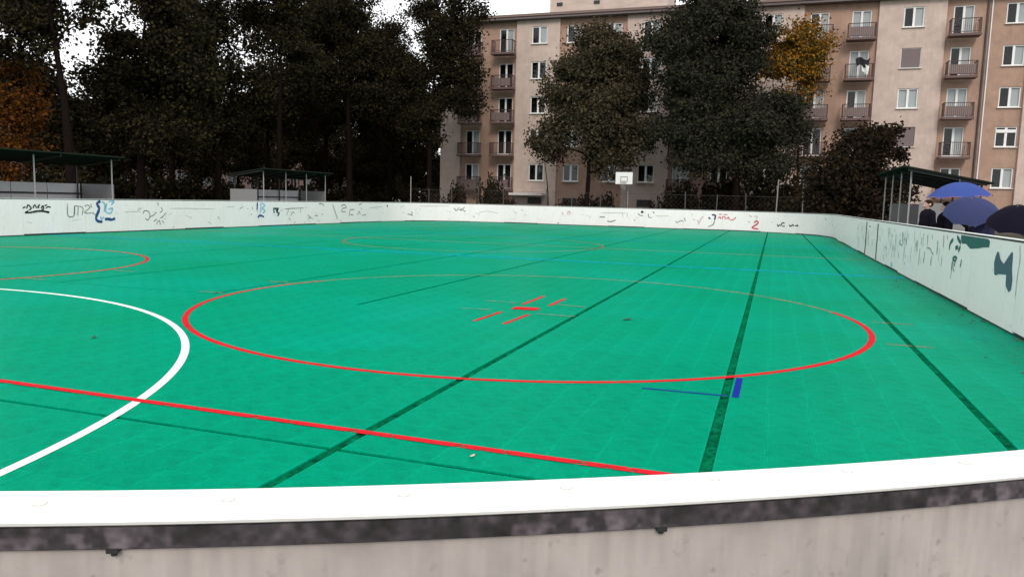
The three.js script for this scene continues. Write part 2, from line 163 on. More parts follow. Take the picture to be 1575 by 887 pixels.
// ---------------------------------------------------------------- materials
const wallGrain = (r, g, b, a, c) => texture(256, (x, y, i) => { const v = 1 + a * (N1[i] - .5) + c * (N2[i] - .5) + c * (streak(x, y) - .5); return [r * v, g * v, b * v]; });
const M = {
  board: std(1, 1, 1, .42, 0, { map: texture(256, (x, y, i) => { const v = 1 + .05 * (N1[i] - .5) + .07 * (streak(x, y) - .5), k = N2[i] > .7 ? (N2[i] - .7) * .5 : 0; return [.95 * v - k, .915 * v - k, .92 * v - k]; }, true, .4) }),
  cap: std(.86, .86, .84, .35),
  rail: std(1, 1, 1, .75, 0, { map: texture(256, (x, y, i) => { const m = N2[i] * .5 + N3[i] * .5, v = .2 + .42 * (m - .5) + Math.max(0, N1[i] - .5) * .9 * N3[i] * (m > .5 ? 1 : .3); return [v * 1.07, v * .97, v * 1.03]; }, true, 1.9) }),
  ply: std(1, 1, 1, .7, 0, { map: texture(256, (x, y, i) => { const v = .67 + .18 * (N1[i] - .5) + .16 * (streak(x, y) - .5), k = Math.max(0, N2[i] * N3[i] - .44) * .5; return [v - k, v * .95 - k, v * .925 - k]; }, true, 2.2) }),
  steel: std(.35, .35, .36, .45, .6), dark: std(.02, .02, .022, .6), galv: std(.3, .3, .3, .6), postPale: std(.3, .27, .25, .8),
  frame: std(.8, .8, .79, .45), glass: new THREE.MeshPhysicalMaterial({ color: lin(.9, .95, .95), roughness: .04, transmission: 1, thickness: 0, side: THREE.DoubleSide }),
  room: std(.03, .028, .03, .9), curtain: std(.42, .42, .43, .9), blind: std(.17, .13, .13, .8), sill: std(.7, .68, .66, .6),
  plasterLight: std(1, 1, 1, .9, 0, { map: wallGrain(.755, .68, .64, .14, .12) }), plasterOrange: std(1, 1, 1, .9, 0, { map: wallGrain(.65, .535, .47, .18, .14) }),
  plasterGrey: std(1, 1, 1, .9, 0, { map: wallGrain(.5, .42, .39, .2, .1) }), eave: std(.16, .13, .13, .7), balconySlab: std(.14, .085, .08, .8), railing: std(.06, .028, .028, .6), railSheet: std(.22, .16, .15, .7),
  plinth: std(.12, .1, .095, .9), pipe: std(.07, .06, .06, .5), backWall: std(1, 1, 1, .9, 0, { map: wallGrain(.5, .4, .38, .15, .1) }), roofTop: std(.12, .11, .11, .9),
  bark: new THREE.MeshPhysicalMaterial({ color: lin(1, 1, 1), roughness: 1, specularIntensity: .01, side: THREE.DoubleSide, map: texture(256, (x, y, i) => { const v = .085 + .08 * (streak(x, y) - .5) + .05 * (N2[i] - .5); return [v * 1.2, v * .95, v * .88]; }, true, 1) }),
  canopy: new THREE.MeshPhysicalMaterial({ color: lin(.018, .022, .017), roughness: .9, specularIntensity: .03, side: THREE.DoubleSide }), panel: std(.5, .5, .52, .6), panelDark: std(.2, .2, .205, .7), bench: std(.2, .13, .07, .7),
};
const tileTexOf = seed => { const f = mulberry(seed), scuffs = Array.from({ length: 5 }, () => [f() * 128, f() * 128, 4 + f() * 22, 1 + f() * 1.6, .05 + f() * .2]), o = Math.floor(f() * 256);
  return texture(128, (x, y) => { const e = Math.min(x, y, 127 - x, 127 - y), g = (x % 8 < 2 || y % 8 < 2) ? 1 : .95; let v = (e < 3.5 ? 1 + 2.6 * Math.max(0, N2[(y * 2 + o & 255) * 256 + (x * 2 + o & 255)] - .57) : g) * (1 + .2 * (N1[(y * 2 + o & 255) * 256 + (x * 2 & 255)] - .5) + .1 * (N3[(y + o & 255) * 256 + x] - .5)), w = 0; for (const [a, b, l, h, k] of scuffs) if (Math.abs(x - a) < l && Math.abs(y - b) < h) w += k * (.4 + N3[y * 256 + x]); return [v * .92 + w * .8, v * .92 + w * .3, v * .92 + w * .5]; }, true); };
const tileTexs = [41, 42, 43, 44].map(tileTexOf), tileTex = tileTexs[0];
const tileBump = texture(128, (x, y) => { const v = (x % 8 < 2 || y % 8 < 2) ? 1 : .3; return [v, v, v]; }, false);
const tileMat = (k, i) => new THREE.MeshPhysicalMaterial({ color: lin(0, .315 * k, .176 * k), roughness: .36, specularIntensity: .005, map: tileTexs[i % 4], bumpMap: tileBump, bumpScale: .0003 });
const tileMats = [.93, .95, .97, .99, 1.01, 1.03, 1.05, 1.07].map(tileMat), tileWhite = new THREE.MeshPhysicalMaterial({ color: lin(1, 1, 1), roughness: .36, specularIntensity: .005, map: tileTex });

// ---------------------------------------------------------------- ground
{
  const t = texture(256, (x, y, i) => { const v = .22 + .14 * (N1[i] - .5) + .14 * (N3[i] - .5); return [v * .98, v, v * .7]; }, true, 1);
  const g = new THREE.CircleGeometry(700, 64); g.rotateX(-Math.PI / 2); g.translate(0, -.05, 0);
  const uv = g.attributes.uv, p = g.attributes.position; for (let i = 0; i < uv.count; i++) uv.setXY(i, p.getX(i) / 4, p.getZ(i) / 4);
  structure('ground', g, std(1, 1, 1, .95, 0, { map: t }));
}
// ---------------------------------------------------------------- rink outline: x across, v = -z along the rink
const R = 6.07, U0 = -22.65, U1 = 2.9, V0 = .11, V1 = 47.5, LS = V1 - V0 - 2 * R, ME = U1 - U0 - 2 * R, QA = Math.PI / 2 * R;
const CUTS = [0, LS, LS + QA, LS + QA + ME, LS + 2 * QA + ME, 2 * LS + 2 * QA + ME, 2 * LS + 3 * QA + ME, 2 * LS + 3 * QA + 2 * ME, 2 * LS + 4 * QA + 2 * ME];
function ring(s) {   // point on the inner face and outward normal, both as [u, v]
  const arc = (cx, cv, a0, t) => { const a = a0 + t / R; return [cx + R * Math.cos(a), cv + R * Math.sin(a), Math.cos(a), Math.sin(a)]; };
  const k = CUTS.findIndex((c, i) => s < CUTS[i + 1] || i === 7), t = s - CUTS[k], P = Math.PI;
  return [() => [U1, V0 + R + t, 1, 0], () => arc(U1 - R, V1 - R, 0, t), () => [U1 - R - t, V1, 0, 1], () => arc(U0 + R, V1 - R, P / 2, t),
    () => [U0, V1 - R - t, -1, 0], () => arc(U0 + R, V0 + R, P, t), () => [U0 + R + t, V0, 0, -1], () => arc(U1 - R, V0 + R, P * 1.5, t)][k]();
}
function inside(u, v, m = 0) {
  if (u < U0 + m || u > U1 - m || v < V0 + m || v > V1 - m) return false;
  const cu = Math.min(Math.max(u, U0 + R), U1 - R), cv = Math.min(Math.max(v, V0 + R), V1 - R);
  return Math.hypot(u - cu, v - cv) <= R - m;
}
// sweep a closed profile [[n, y]...] along the outline; uv in metres
function sweep(profile, s0, s1, step) {
  const n = Math.max(1, Math.ceil((s1 - s0) / step)), P = [], UV = [], I = [], m = profile.length; let acc = 0;
  const lens = profile.map((p, i) => { const q = profile[(i + 1) % m], r = acc; acc += Math.hypot(q[0] - p[0], q[1] - p[1]); return r; });
  for (let e = 0; e < m; e++) {
    const a = profile[e], b = profile[(e + 1) % m], l = Math.hypot(b[0] - a[0], b[1] - a[1]), st = P.length / 3;
    for (let i = 0; i <= n; i++) { const s = s0 + (s1 - s0) * i / n, [u, v, nu, nv] = ring(s); for (const [q, t] of [[a, 0], [b, l]]) { P.push(u + nu * q[0], q[1], -(v + nv * q[0])); UV.push(s, lens[e] + t); } }
    for (let i = 0; i < n; i++) { const k = st + i * 2; I.push(k, k + 1, k + 2, k + 1, k + 3, k + 2); }
  }
  for (const s of [s0, s1]) { const [u, v, nu, nv] = ring(s), st = P.length / 3; for (const q of profile) { P.push(u + nu * q[0], q[1], -(v + nv * q[0])); UV.push(q[0], q[1]); } for (let i = 1; i < m - 1; i++) I.push(st, st + i, st + i + 1); }
  const g = new THREE.BufferGeometry(); g.setAttribute('position', new THREE.Float32BufferAttribute(P, 3)); g.setAttribute('uv', new THREE.Float32BufferAttribute(UV, 2)); g.setIndex(I); g.computeVertexNormals(); return g;
}
const rect = (n0, n1, y0, y1) => [[n0, y0], [n1, y0], [n1, y1], [n0, y1]];

// ---------------------------------------------------------------- rink floor: plastic tiles on a dark sheet
const floor = new THREE.Group(); floor.name = 'rink_floor'; floor.userData.kind = 'structure'; scene.add(floor);
{
  const sh = new THREE.Shape(); for (let i = 0; i < 240; i++) { const [u, v] = ring(CUTS[8] * i / 240); i ? sh.lineTo(u, v) : sh.moveTo(u, v); }
  const g = new THREE.ShapeGeometry(sh); g.rotateX(-Math.PI / 2); g.translate(0, -.014, 0);
  part('floor_sheet', g, matte({ map: texture(256, (x, y, i) => { const v = .27 + .2 * (N2[i] - .5) + .14 * (N3[i] - .5); return [v * .03, v * 1.3, v * .86]; }, true, 1) }), floor);
  const G = .036, regions = [];
  for (const [a, b] of [[-22.65, -2.438], [-2.438, -.285], [-.285, 1.559], [1.559, 2.95]]) regions.push([a, b, .1, 3.88, 1]);
  for (const [a, b] of [[-2.438, -.285], [-.285, 1.559], [1.559, 2.95]]) regions.push([a, b, 3.88, 47.6, 1]);
  regions.push([-8, -2.438, 3.88, 9.35, 0], [-22.65, -8, 3.88, 9.35, 1], [-5.501, -2.438, 9.35, 47.6, 0]);
  for (const [a, b] of [[-8, -5.501], [-11.06, -8], [-14.12, -11.06], [-22.65, -14.12]]) regions.push([a, b, 9.35, 47.6, a < -8 ? 1 : 0]);
  const tiles = [];
  for (const [a, b, c, d, seam] of regions) {
    const near8 = c < 5 && c > 3, gu0 = a < -22 || (near8 && a === -8) ? 0 : G, gu1 = b > 2.9 || (near8 && b === -8) ? 0 : G, gv0 = c < 1 || (c > 5 && !seam) ? 0 : G * .6, gv1 = d > 47 || (near8 && !seam) ? 0 : G * .6;
    const w = b - a - gu0 - gu1, h = d - c - gv0 - gv1, nu = Math.max(1, Math.round(w / .306)), nv = Math.round(h / .306), pu = w / nu, pv = h / nv;
    for (let i = 0; i < nu; i++) for (let j = 0; j < nv; j++) { const u = a + gu0 + (i + .5) * pu, v = c + gv0 + (j + .5) * pv; if (inside(u, v, .06)) tiles.push([u, v, pu, pv]); }
  }
  // a bevelled tile, 1 x 1, top at y = 0
  const e = .4998, t = .498, V = [[-e, -.004, -e], [e, -.004, -e], [e, -.004, e], [-e, -.004, e], [-t, 0, -t], [t, 0, -t], [t, 0, t], [-t, 0, t], [-e, -.013, -e], [e, -.013, -e], [e, -.013, e], [-e, -.013, e]];
  const F = [[4, 7, 6, 5]]; for (let k = 0; k < 4; k++) { const n = (k + 1) % 4; F.push([k, k + 4, n + 4, n], [k + 8, k, n, n + 8]); }
  const P = [], UVs = []; for (const f of F) for (const k of [0, 1, 2, 0, 2, 3]) { const q = V[f[k]]; P.push(...q); UVs.push(q[0] + .5, q[2] + .5); }
  const tg = new THREE.BufferGeometry(); tg.setAttribute('position', new THREE.Float32BufferAttribute(P, 3)); tg.setAttribute('uv', new THREE.Float32BufferAttribute(UVs, 2)); tg.computeVertexNormals();
  const cf = (u, v) => { const z = -.322 * u + .947 * v, x = .947 * u + .322 * v; return v > 3 && z > 0 && Math.abs(x) < z * .72 && (u * .56 - v < -3.1 + .0); };
  const near = new Set(tiles.map((q, i) => i).filter(i => cf(tiles[i][0], tiles[i][1])).sort((a, b) => Math.hypot(...tiles[a].slice(0, 2)) - Math.hypot(...tiles[b].slice(0, 2))).slice(0, 300));
  const far = []; const fr = mulberry(5);
  tiles.forEach((q, i) => {
    const dy = rr(-.0012, .0008, fr), patch = noise3.noise(q[0] * .35, q[1] * .35, 4.2) + .6 * noise3.noise(q[0] * 1.1, q[1] * 1.1, 9.1);
    if (near.has(i)) { const m = part('tile', tg, tileMats[Math.max(0, Math.min(7, Math.floor(4 + patch * 4 + rr(-1, 1, fr))))], floor); m.position.set(q[0], dy, -q[1]); m.scale.set(q[2], 1, q[3]); }
    else far.push([...q, dy, patch]);
  });
  const im = new THREE.InstancedMesh(tg, tileWhite, far.length), mx = new THREE.Matrix4(), col = new THREE.Color();
  far.forEach(([u, v, a, b, dy, patch], i) => { mx.makeScale(a, 1, b); mx.setPosition(u, dy, -v); im.setMatrixAt(i, mx); const k = rr(.98, 1.02, fr) * (1 + .09 * patch); im.setColorAt(i, col.setRGB(0, .33 * k, (.19 + .03 * patch) * k)); });
  im.name = 'tile_field'; im.userData.kind = 'stuff'; shade(im); floor.add(im);
}
// painted markings, thin sheets just above the tiles
{
  const wearOf = t => texture(256, (x, y, i) => { const v = N2[i] * .5 + N3[i] * .5 + .25 * (N1[i] - .5), a = Math.max(0, Math.min(1, (t - v) * 9 + .5)); return [a, a, a]; }, false, 1);
  const wearLight = wearOf(.68), wearHeavy = wearOf(.54), solid = wearOf(.9);
  const paint = (r, g, b, wear = wearLight) => new THREE.MeshPhysicalMaterial({ color: lin(r, g, b), roughness: .5, specularIntensity: .01, side: THREE.DoubleSide, transparent: true, alphaMap: wear });
  const planUv = g => { const p = g.attributes.position, uv = g.attributes.uv; for (let i = 0; i < uv.count; i++) uv.setXY(i, p.getX(i) * 1.3, p.getZ(i) * 1.3); return g; };
  const red = paint(.58, .016, .026), worn = paint(.3, .16, .095, wearHeavy), white = paint(.82, .82, .8, solid), blue = paint(.012, .025, .26, solid), sky = paint(.003, .32, .42, wearOf(.6)), faint = paint(.2, .27, .2, wearHeavy), worn2 = paint(.26, .2, .13, wearOf(.56));
  const ringM = (name, u, v, r, w, m, y, a0 = 0, a1 = Math.PI * 2) => { const g = new THREE.RingGeometry(r - w / 2, r + w / 2, 128, 1, a0, a1 - a0); g.rotateX(-Math.PI / 2); g.translate(u, y, -v); part(name, planUv(g), m, floor); };
  const line = (name, a, b, w, m, y) => { const dx = b[0] - a[0], dz = b[1] - a[1], L = Math.hypot(dx, dz), g = new THREE.PlaneGeometry(L, w); g.rotateX(-Math.PI / 2); g.rotateY(Math.atan2(dz, dx)); g.translate((a[0] + b[0]) / 2, y, -(a[1] + b[1]) / 2); part(name, planUv(g), m, floor); };
  ringM('face_off_circle', -3.292, 10.314, 4.512, .07, red, .0022, Math.PI * .9, Math.PI * 2.12);
  ringM('face_off_circle', -3.292, 10.314, 4.512, .07, worn2, .0022, Math.PI * .12, Math.PI * .9);
  ringM('face_off_circle', -16.5, 10.314, 4.512, .07, red, .0022);
  ringM('centre_circle', -9.9, 24.8, 4.5, .09, worn, .0036);
  ringM('goal_area_arc', -10.574, 1.394, 6.876, .072, white, .0022, Math.asin((.3 - 1.394) / 6.876), Math.PI - Math.asin((.3 - 1.394) / 6.876));
  line('goal_line', [-21.4, 4.42], [1.75, 4.2], .07, red, .0050);
  line('zone_line', [U0 + .02, 18.9], [U1 - .02, 18.9], .3, sky, .0036);
  line('centre_line', [U0 + .02, 24.8], [U1 - .02, 24.8], .12, worn, .0036);
  line('zone_line', [U0 + .02, 30.7], [U1 - .02, 30.7], .3, sky, .0036);
  for (const cu of [-3.25, -16.5]) {
    for (const [a, b] of [[[-.17, .35], [-.17, 1.45]], [[.22, .4], [.22, 1.3]], [[-.2, -.5], [-.24, -1.4]], [[.21, -.55], [.17, -1.45]]]) line('face_off_hash', [cu + a[0], 10.2 + a[1]], [cu + b[0], 10.2 + b[1]], .055, red, .0022);
    for (const [a, b] of [[[-.78, .47], [-.3, .43]], [[-.82, -.44], [-.4, -.42]], [[.3, .57], [.75, .5]], [[.28, -.46], [.82, -.44]]]) line('face_off_hash', [cu + a[0], 10.2 + a[1]], [cu + b[0], 10.2 + b[1]], .06, faint, .0050);
    line('face_off_spot', [cu - .17, 10.12], [cu + .19, 10.16], .26, red, .0065);
    for (const [a, b, v] of [[4.55, 5.03, 9.45], [4.6, 5.1, 11.23], [-5.1, -4.65, 9.5], [-5.1, -4.65, 11.2]]) line('circle_tick', [cu + a, v], [cu + b, v], .05, worn, .0022);
  }
  line('court_corner_mark', [-.95, 6.2], [-.26, 6.23], .03, blue, .0036);
  line('court_corner_mark', [-.205, 6.2], [-.2, 6.93], .055, blue, .0036);
}
// ---------------------------------------------------------------- rink boards, one thing for each side
const board = (label, s0, s1, step, outer) => {
  const t = thing('dasher_board', label, 'rink board');
  const n = Math.max(1, Math.round((s1 - s0) / 2.38)), w = (s1 - s0) / n;
  for (let i = 0; i < n; i++) {
    const a = s0 + i * w, b = a + w, low = .042 + .014 * Math.sin(i * 2.3);
    part('board_panel', sweep(rect(0, .012, low, 1.152), a + .003, b - .003, step), M.board, t);
    part('top_cap', sweep([[-.002, 1.181], [.076, 1.181], [.08, 1.1835], [.081, 1.187], [.078, 1.19], [.001, 1.19], [-.002, 1.187]], a + .0008, b - .0008, step), M.cap, t);
    if (outer) part('outer_panel', sweep(rect(.066, .071, .02, 1.153), a + .002, b - .002, step), M.ply, t);
    const [u, v, nu, nv] = ring(a), p = new THREE.BoxGeometry(.045, 1.12, .06); p.rotateY(Math.atan2(nv, nu)); p.translate(u + nu * .038, .58, -(v + nv * .038)); part('post', p, M.steel, t);
  }
  part('top_rail', sweep(rect(.0, .0795, 1.1575, 1.1805), s0, s1, step), M.rail, t);
  part('base_rail', sweep(rect(.016, .06, .0, .055), s0, s1, step), M.dark, t);
  return t;
};
const sides = [
  board('long white rink board beside the right-hand spectators, with the painted numeral four', 0, CUTS[1], 3, false),
  board('white graffiti-marked board closing the far end in front of the apartment block', CUTS[1] + .001, CUTS[4], .35, false),
  board('white board along the left side in front of the players\' shelters', CUTS[4] + .001, CUTS[5], 3, false),
  board('rounded rink board at the near left corner, out beyond the goal area', CUTS[5] + .001, CUTS[7] - .5, .35, false),
  board('near curved board with white cap and dark scuffed edge across the foreground', CUTS[7] - .499, CUTS[8], .06, true),
];
{ // screws in the cap of the near board and bolt ends below its edge
  const cu = U1 - R, cv = V0 + R, cap = sides[4], hg = new THREE.CylinderGeometry(.0062, .0062, .0008, 20), sl = new THREE.TorusGeometry(.0066, .0007, 6, 20); sl.rotateX(Math.PI / 2);
  const screw = std(.74, .73, .7, .4), grime = std(.5, .46, .42, .8);
  for (const [u, v] of [[-.91, .504], [-.734, .587], [-.557, .672], [-.385, .758], [-.218, .851], [-.054, .95], [.106, 1.047], [.26, 1.145], [.42, 1.25]]) { const h = part('screw_head', hg, screw, cap); h.position.set(u + .004, 1.1903, -(v - .006)); const r = part('screw_rim', sl, grime, h); r.position.y = 0; }
  for (const a of [-65.6, -60.05, -54.9]) { const t = a * Math.PI / 180, b = part('bolt_end', merge([box(.012, .005, .012, 0, -.0025, 0), tube([0, -.009, 0], [0, 0, 0], .0035, .003, 8)]), M.dark, cap); b.position.set(cu + (R + .0755) * Math.cos(t), 1.158, -(cv + (R + .0755) * Math.sin(t))); b.rotation.y = .4; }
}
// graffiti: paint strokes lying on the board faces
{
  const ink = { ink: [.02, .02, .022], grey: [.2, .2, .2], pale: [.46, .45, .44], blue: [.01, .06, .2], sky: [.25, .5, .68], teal: [.02, .1, .1], red: [.6, .08, .12], pink: [.62, .38, .38], navy: [.06, .05, .12], drip: [.28, .43, .38], slate: [.33, .4, .45], slate2: [.055, .1, .14], olive: [.28, .28, .17], teal2: [.12, .27, .25] };
  const mats = {}; for (const k in ink) mats[k] = std(...ink[k], .6);
  const owner = s => s < CUTS[1] ? sides[0] : s < CUTS[4] ? sides[1] : sides[2];
  const at = (s, h, lift) => { const [u, v, nu, nv] = ring(s); return [u - nu * lift, h, -(v - nv * lift)]; };
  const gr = mulberry(9); let layer = 0;
  for (const [, col, w, strokes] of GRAFFITI) {
    const lift = .0035 + .0012 * (layer++ % 3);
    for (let st of strokes) {
      const P = []; st = st.map(([s, h]) => [s, Math.min(h, 1.13)]);
      const c = new THREE.CatmullRomCurve3(st.map(([s, h]) => new THREE.Vector3(s, h, 0))), n = Math.max(4, st.length * 4), pts = c.getPoints(n);
      const e = pts.map((p, i) => { const a = pts[Math.max(0, i - 1)], b = pts[Math.min(n, i + 1)], d = Math.hypot(b.x - a.x, b.y - a.y) || 1, k = w * .5 * (.8 + .4 * gr()) * (i === 0 || i === n ? .45 : 1); return [[p.x - (b.y - a.y) / d * k, p.y + (b.x - a.x) / d * k], [p.x + (b.y - a.y) / d * k, p.y - (b.x - a.x) / d * k]]; });
      for (let i = 0; i < n; i++) { const [a, b] = e[i], [d, f] = e[i + 1]; for (const q of [a, b, d, b, f, d]) P.push(...at(q[0], q[1], lift)); }
      const g = new THREE.BufferGeometry(); g.setAttribute('position', new THREE.Float32BufferAttribute(P, 3)); g.computeVertexNormals();
      part('graffiti_stroke', g, mats[col], owner(st[0][0]));
    }
  }
  const dash = (s, h, len, w, col, lean) => { const P = [], n = 5; for (let i = 0; i < n; i++) { const a = i / n, b = (i + 1) / n, wa = w * (.5 + gr()), wb = w * (.5 + gr()), q = [[s + lean * a - wa / 2, h - len * a], [s + lean * a + wa / 2, h - len * a], [s + lean * b - wb / 2, h - len * b], [s + lean * b + wb / 2, h - len * b]]; for (const k of [0, 1, 2, 1, 3, 2]) P.push(...at(...q[k], .003)); } const g = new THREE.BufferGeometry(); g.setAttribute('position', new THREE.Float32BufferAttribute(P, 3)); g.computeVertexNormals(); part('scuff', g, mats[col], owner(s)); };
  for (let i = 0; i < 90; i++) dash(rr(8, 24, gr), rr(.5, 1.1, gr), rr(.08, .35, gr), rr(.015, .06, gr), ['drip', 'drip', 'slate', 'pale', 'teal2'][Math.floor(gr() * 5)], rr(-.03, .03, gr));
  for (let i = 0; i < 110; i++) dash(rr(26, CUTS[5] - 2, gr), rr(.15, 1.0, gr), rr(.02, .12, gr), rr(.02, .09, gr), ['pale', 'pale', 'grey'][Math.floor(gr() * 3)], rr(-.5, .5, gr));
  for (const [label, col, poly] of PAINT_PATCHES) {
    const sh = new THREE.Shape(poly.map(([s, h]) => new THREE.Vector2(s, Math.min(h, 1.14)))), g = new THREE.ShapeGeometry(sh), p = g.attributes.position;
    for (let i = 0; i < p.count; i++) p.setXYZ(i, ...at(p.getX(i), p.getY(i), .0045)); g.computeVertexNormals();
    part('graffiti_patch', g, mats[col], owner(poly[0][0])).userData.label = label;
  }
  // the two dark slots of the gate in the right-hand board
  for (const [v, w] of [[27.35, .16], [24.48, .13]]) part('gate_slot', box(.014, 1.03, w, U1 - .004, .575, -v), M.dark, sides[0]);
}
console.log('boards done');
// ---------------------------------------------------------------- apartment block behind the far end
const VB = 62, BV = -VB;
const block = thing('apartment_block', 'five-storey beige and orange apartment block with balconies behind the far board', 'building', [0, 0, 0]);
{
  const fl = [3.87, 6.73, 9.45, 12.28, 15.12];        // window centres of the five storeys
  // window: mesh of the frame with panes, sill and curtain as its pieces
  const proto = {};
  const frameGeo = (w, h, mull) => { const t = .075, g = [box(w, t, .07, 0, h / 2 - t / 2), box(w, t, .07, 0, -h / 2 + t / 2), box(t, h - 2 * t, .07, -w / 2 + t / 2), box(t, h - 2 * t, .07, w / 2 - t / 2)]; if (mull) g.push(box(.15, h - 2 * t, .074, 0)); return merge(g); };
  function windowAt(u, y, w, h, style, zf, name = 'window', parent = block) {
    const k = `${w},${h}`, p = proto[k] ??= { f: frameGeo(w, h, true), g: new THREE.PlaneGeometry(w / 2 - .15, h - .15), s: box(w + .16, .05, .26), c: new THREE.PlaneGeometry(w - .12, h - .12), b: box(w - .1, h - .1, .03) };
    const f = part(name, p.f, style === 'brown' ? M.blind : M.frame, parent); f.position.set(u, y, zf - .1);
    for (const s of [-1, 1]) { const q = part('pane', p.g, M.glass, f); q.position.set(s * (w / 4), 0, 0); }
    if (name === 'window') { const q = part('sill', p.s, M.sill, f); q.position.set(0, -h / 2 - .03, .1); }
    if (style === 'curtain' || style === 'half') { const q = part('curtain', style === 'half' ? new THREE.PlaneGeometry(w / 2 - .1, h - .12) : p.c, M.curtain, f); q.position.set(style === 'half' ? w / 4 : 0, 0, -.09); }
    if (style === 'blind' || style === 'brown') { const q = part('blind', p.b, M.blind, f); q.position.set(0, 0, .045); }
    if (style === 'roller') { const q = part('blind', box(w - .1, .22, .04), M.frame, f); q.position.set(0, h / 2 - .3, .05); }
    return f;
  }
  const railGeo = (w, d) => { const g = [box(w, .05, .05, 0, 1.0, d), box(w, .04, .04, 0, .12, d)]; for (const s of [-1, 1]) { g.push(box(.05, .05, d, s * (w / 2 - .025), 1.0, d / 2), box(.05, 1.02, .05, s * (w / 2 - .025), .5, d)); } for (let i = 1; i < 15; i++) g.push(box(.022, .9, .022, -w / 2 + w * i / 15, .56, d)); for (let i = 1; i < 6; i++) for (const s of [-1, 1]) g.push(box(.022, .9, .022, s * (w / 2 - .025), .56, d * i / 6)); return merge(g); };
  const rg = railGeo(1.86, .95), sg = box(1.95, .16, 1.0, 0, 0, .5), pg = box(1.6, .62, .02, 0, .45, .93);
  function balconyAt(u, ySlab, sheet) { const b = part('balcony', sg, M.balconySlab, block); b.position.set(u, ySlab, BV - .02); const r = part('railing', rg, M.railing, b); r.position.set(0, .06, 0); if (sheet) { const s = part('railing_sheet', pg, sheet, b); s.position.set(0, .06, 0); } return b; }
  // columns: [u0, u1, kind, opening centres, style rows bottom to top]
  const dk = ['dark', 'dark', 'dark', 'dark', 'half'];
  const secs = [
    [-27.8, -26.25, 'L', []], [-26.25, -21.25, 'O', [[-25.15, 'B', ['half', 'half', 'dark', 'dark', 'dark']], [-22.2, 'B', ['dark', 'dark', 'dark', 'dark', 'half']]]],
    [-21.25, -17.5, 'L', [[-19.25, 'W', ['dark', 'dark', 'dark', 'dark', 'half']]]], [-17.5, -11.95, 'O', [[-16.3, 'W', ['dark', 'dark', 'half', 'dark', 'half']], [-13.05, 'W', dk]]],
    [-11.95, -8.25, 'L', [[-10.0, 'W', ['dark', 'dark', 'half', 'dark', 'half']]]], [-8.25, -3.0, 'O', [[-7.25, 'B', dk], [-4.3, 'B', dk]]], [-3.0, 1.25, 'L', [[-.9, 'W', dk]]],
    [1.25, 6.3, 'O', [[2.35, 'B', ['dark', 'dark', 'half', 'dark', 'half']], [5.2, 'B', ['dark', 'half', 'half', 'curtain', 'curtain']]]], [6.3, 10.65, 'L', [[8.58, 'W', ['dark', 'brown', 'curtain', 'blind', 'half']]]],
    [10.65, 15.8, 'O', [[11.75, 'B', ['dark', 'half', 'curtain', 'half', 'half']], [15.0, 'W', ['half', 'roller', 'half', 'half', 'half']]]], [15.8, 19.5, 'L', [[17.6, 'W', dk]]], [19.5, 24.5, 'O', [[20.6, 'B', dk], [23.4, 'B', dk]]], [24.5, 28, 'L', [[26.2, 'W', dk]]],
  ];
  for (const [a, b, kind, cols] of secs) {
    const zf = kind === 'L' ? BV : BV - .22, sh = new THREE.Shape([[a, .9], [b, .9], [b, 16.35], [a, 16.35]].map(q => new THREE.Vector2(...q)));
    for (const [u, typ, styles] of cols) fl.forEach((y, k) => {
      const door = typ === 'B', w = door ? 1.3 : 1.32, h = door ? 2.05 : 1.4, yc = door ? y - .35 : y, hole = new THREE.Path([[u - w / 2, yc - h / 2], [u - w / 2, yc + h / 2], [u + w / 2, yc + h / 2], [u + w / 2, yc - h / 2]].map(q => new THREE.Vector2(...q)));
      sh.holes.push(hole); windowAt(u, yc, w, h, styles[k], zf, door ? 'balcony_door' : 'window');
      if (door) balconyAt(u - .02, y - 1.52, [M.railSheet, null, M.railSheet, null, M.railSheet][(k + Math.round(Math.abs(u))) % 5]);
    });
    const g = new THREE.ExtrudeGeometry(sh, { depth: .35, bevelEnabled: false }); g.translate(0, 0, zf - .35);
    { const uv = g.attributes.uv; for (let i = 0; i < uv.count; i++) uv.setXY(i, uv.getX(i) / 6, uv.getY(i) / 6); }
    part('wall', g, kind === 'L' ? M.plasterLight : M.plasterOrange, block);
  }
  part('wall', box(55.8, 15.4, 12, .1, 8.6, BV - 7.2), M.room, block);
  part('wall', box(.3, 15.45, 13.2, -27.95, 8.62, BV - 6.6), M.plasterLight, block);
  part('plinth', box(56, .95, 13.4, .1, .42, BV - 6.76), M.plinth, block);
  part('eave', box(57.2, .14, 1.4, .1, 16.43, BV - .2), M.eave, block); part('gutter', box(57.3, .14, .16, .1, 16.62, BV + .52), M.plasterGrey, block);
  part('roof', box(57.2, .3, 13.4, .1, 16.66, BV - 6.4), M.roofTop, block);
  const hut = part('roof_hut', box(9.9, 3.2, 5, -14.1, 18.1, BV - 4.6), M.plasterLight, block); for (const u of [-18.2, -15.0]) part('vent', box(.5, .28, .06, u, 18.0, BV - 2.08), M.dark, hut);
  part('roof_slab', box(10.5, .25, 5.6, -14.1, 19.8, BV - 4.6), M.eave, block);
  for (const u of [-19.3, -16.25, -10, -.9, 8.6]) part('cellar_window', box(1.2, .55, .08, u, 1.5, BV + .02), M.dark, block);
  part('entrance_roof', box(2.9, .2, 1.3, -19.75, 2.02, BV + .65), M.sill, block);
  part('downpipe', merge([tube([13.2, 1, BV - .12], [13.2, 16.4, BV - .12], .07)]), M.pipe, block); part('downpipe', tube([13.45, 1, BV - .14], [13.45, 16.4, BV - .14], .045), M.frame, block);
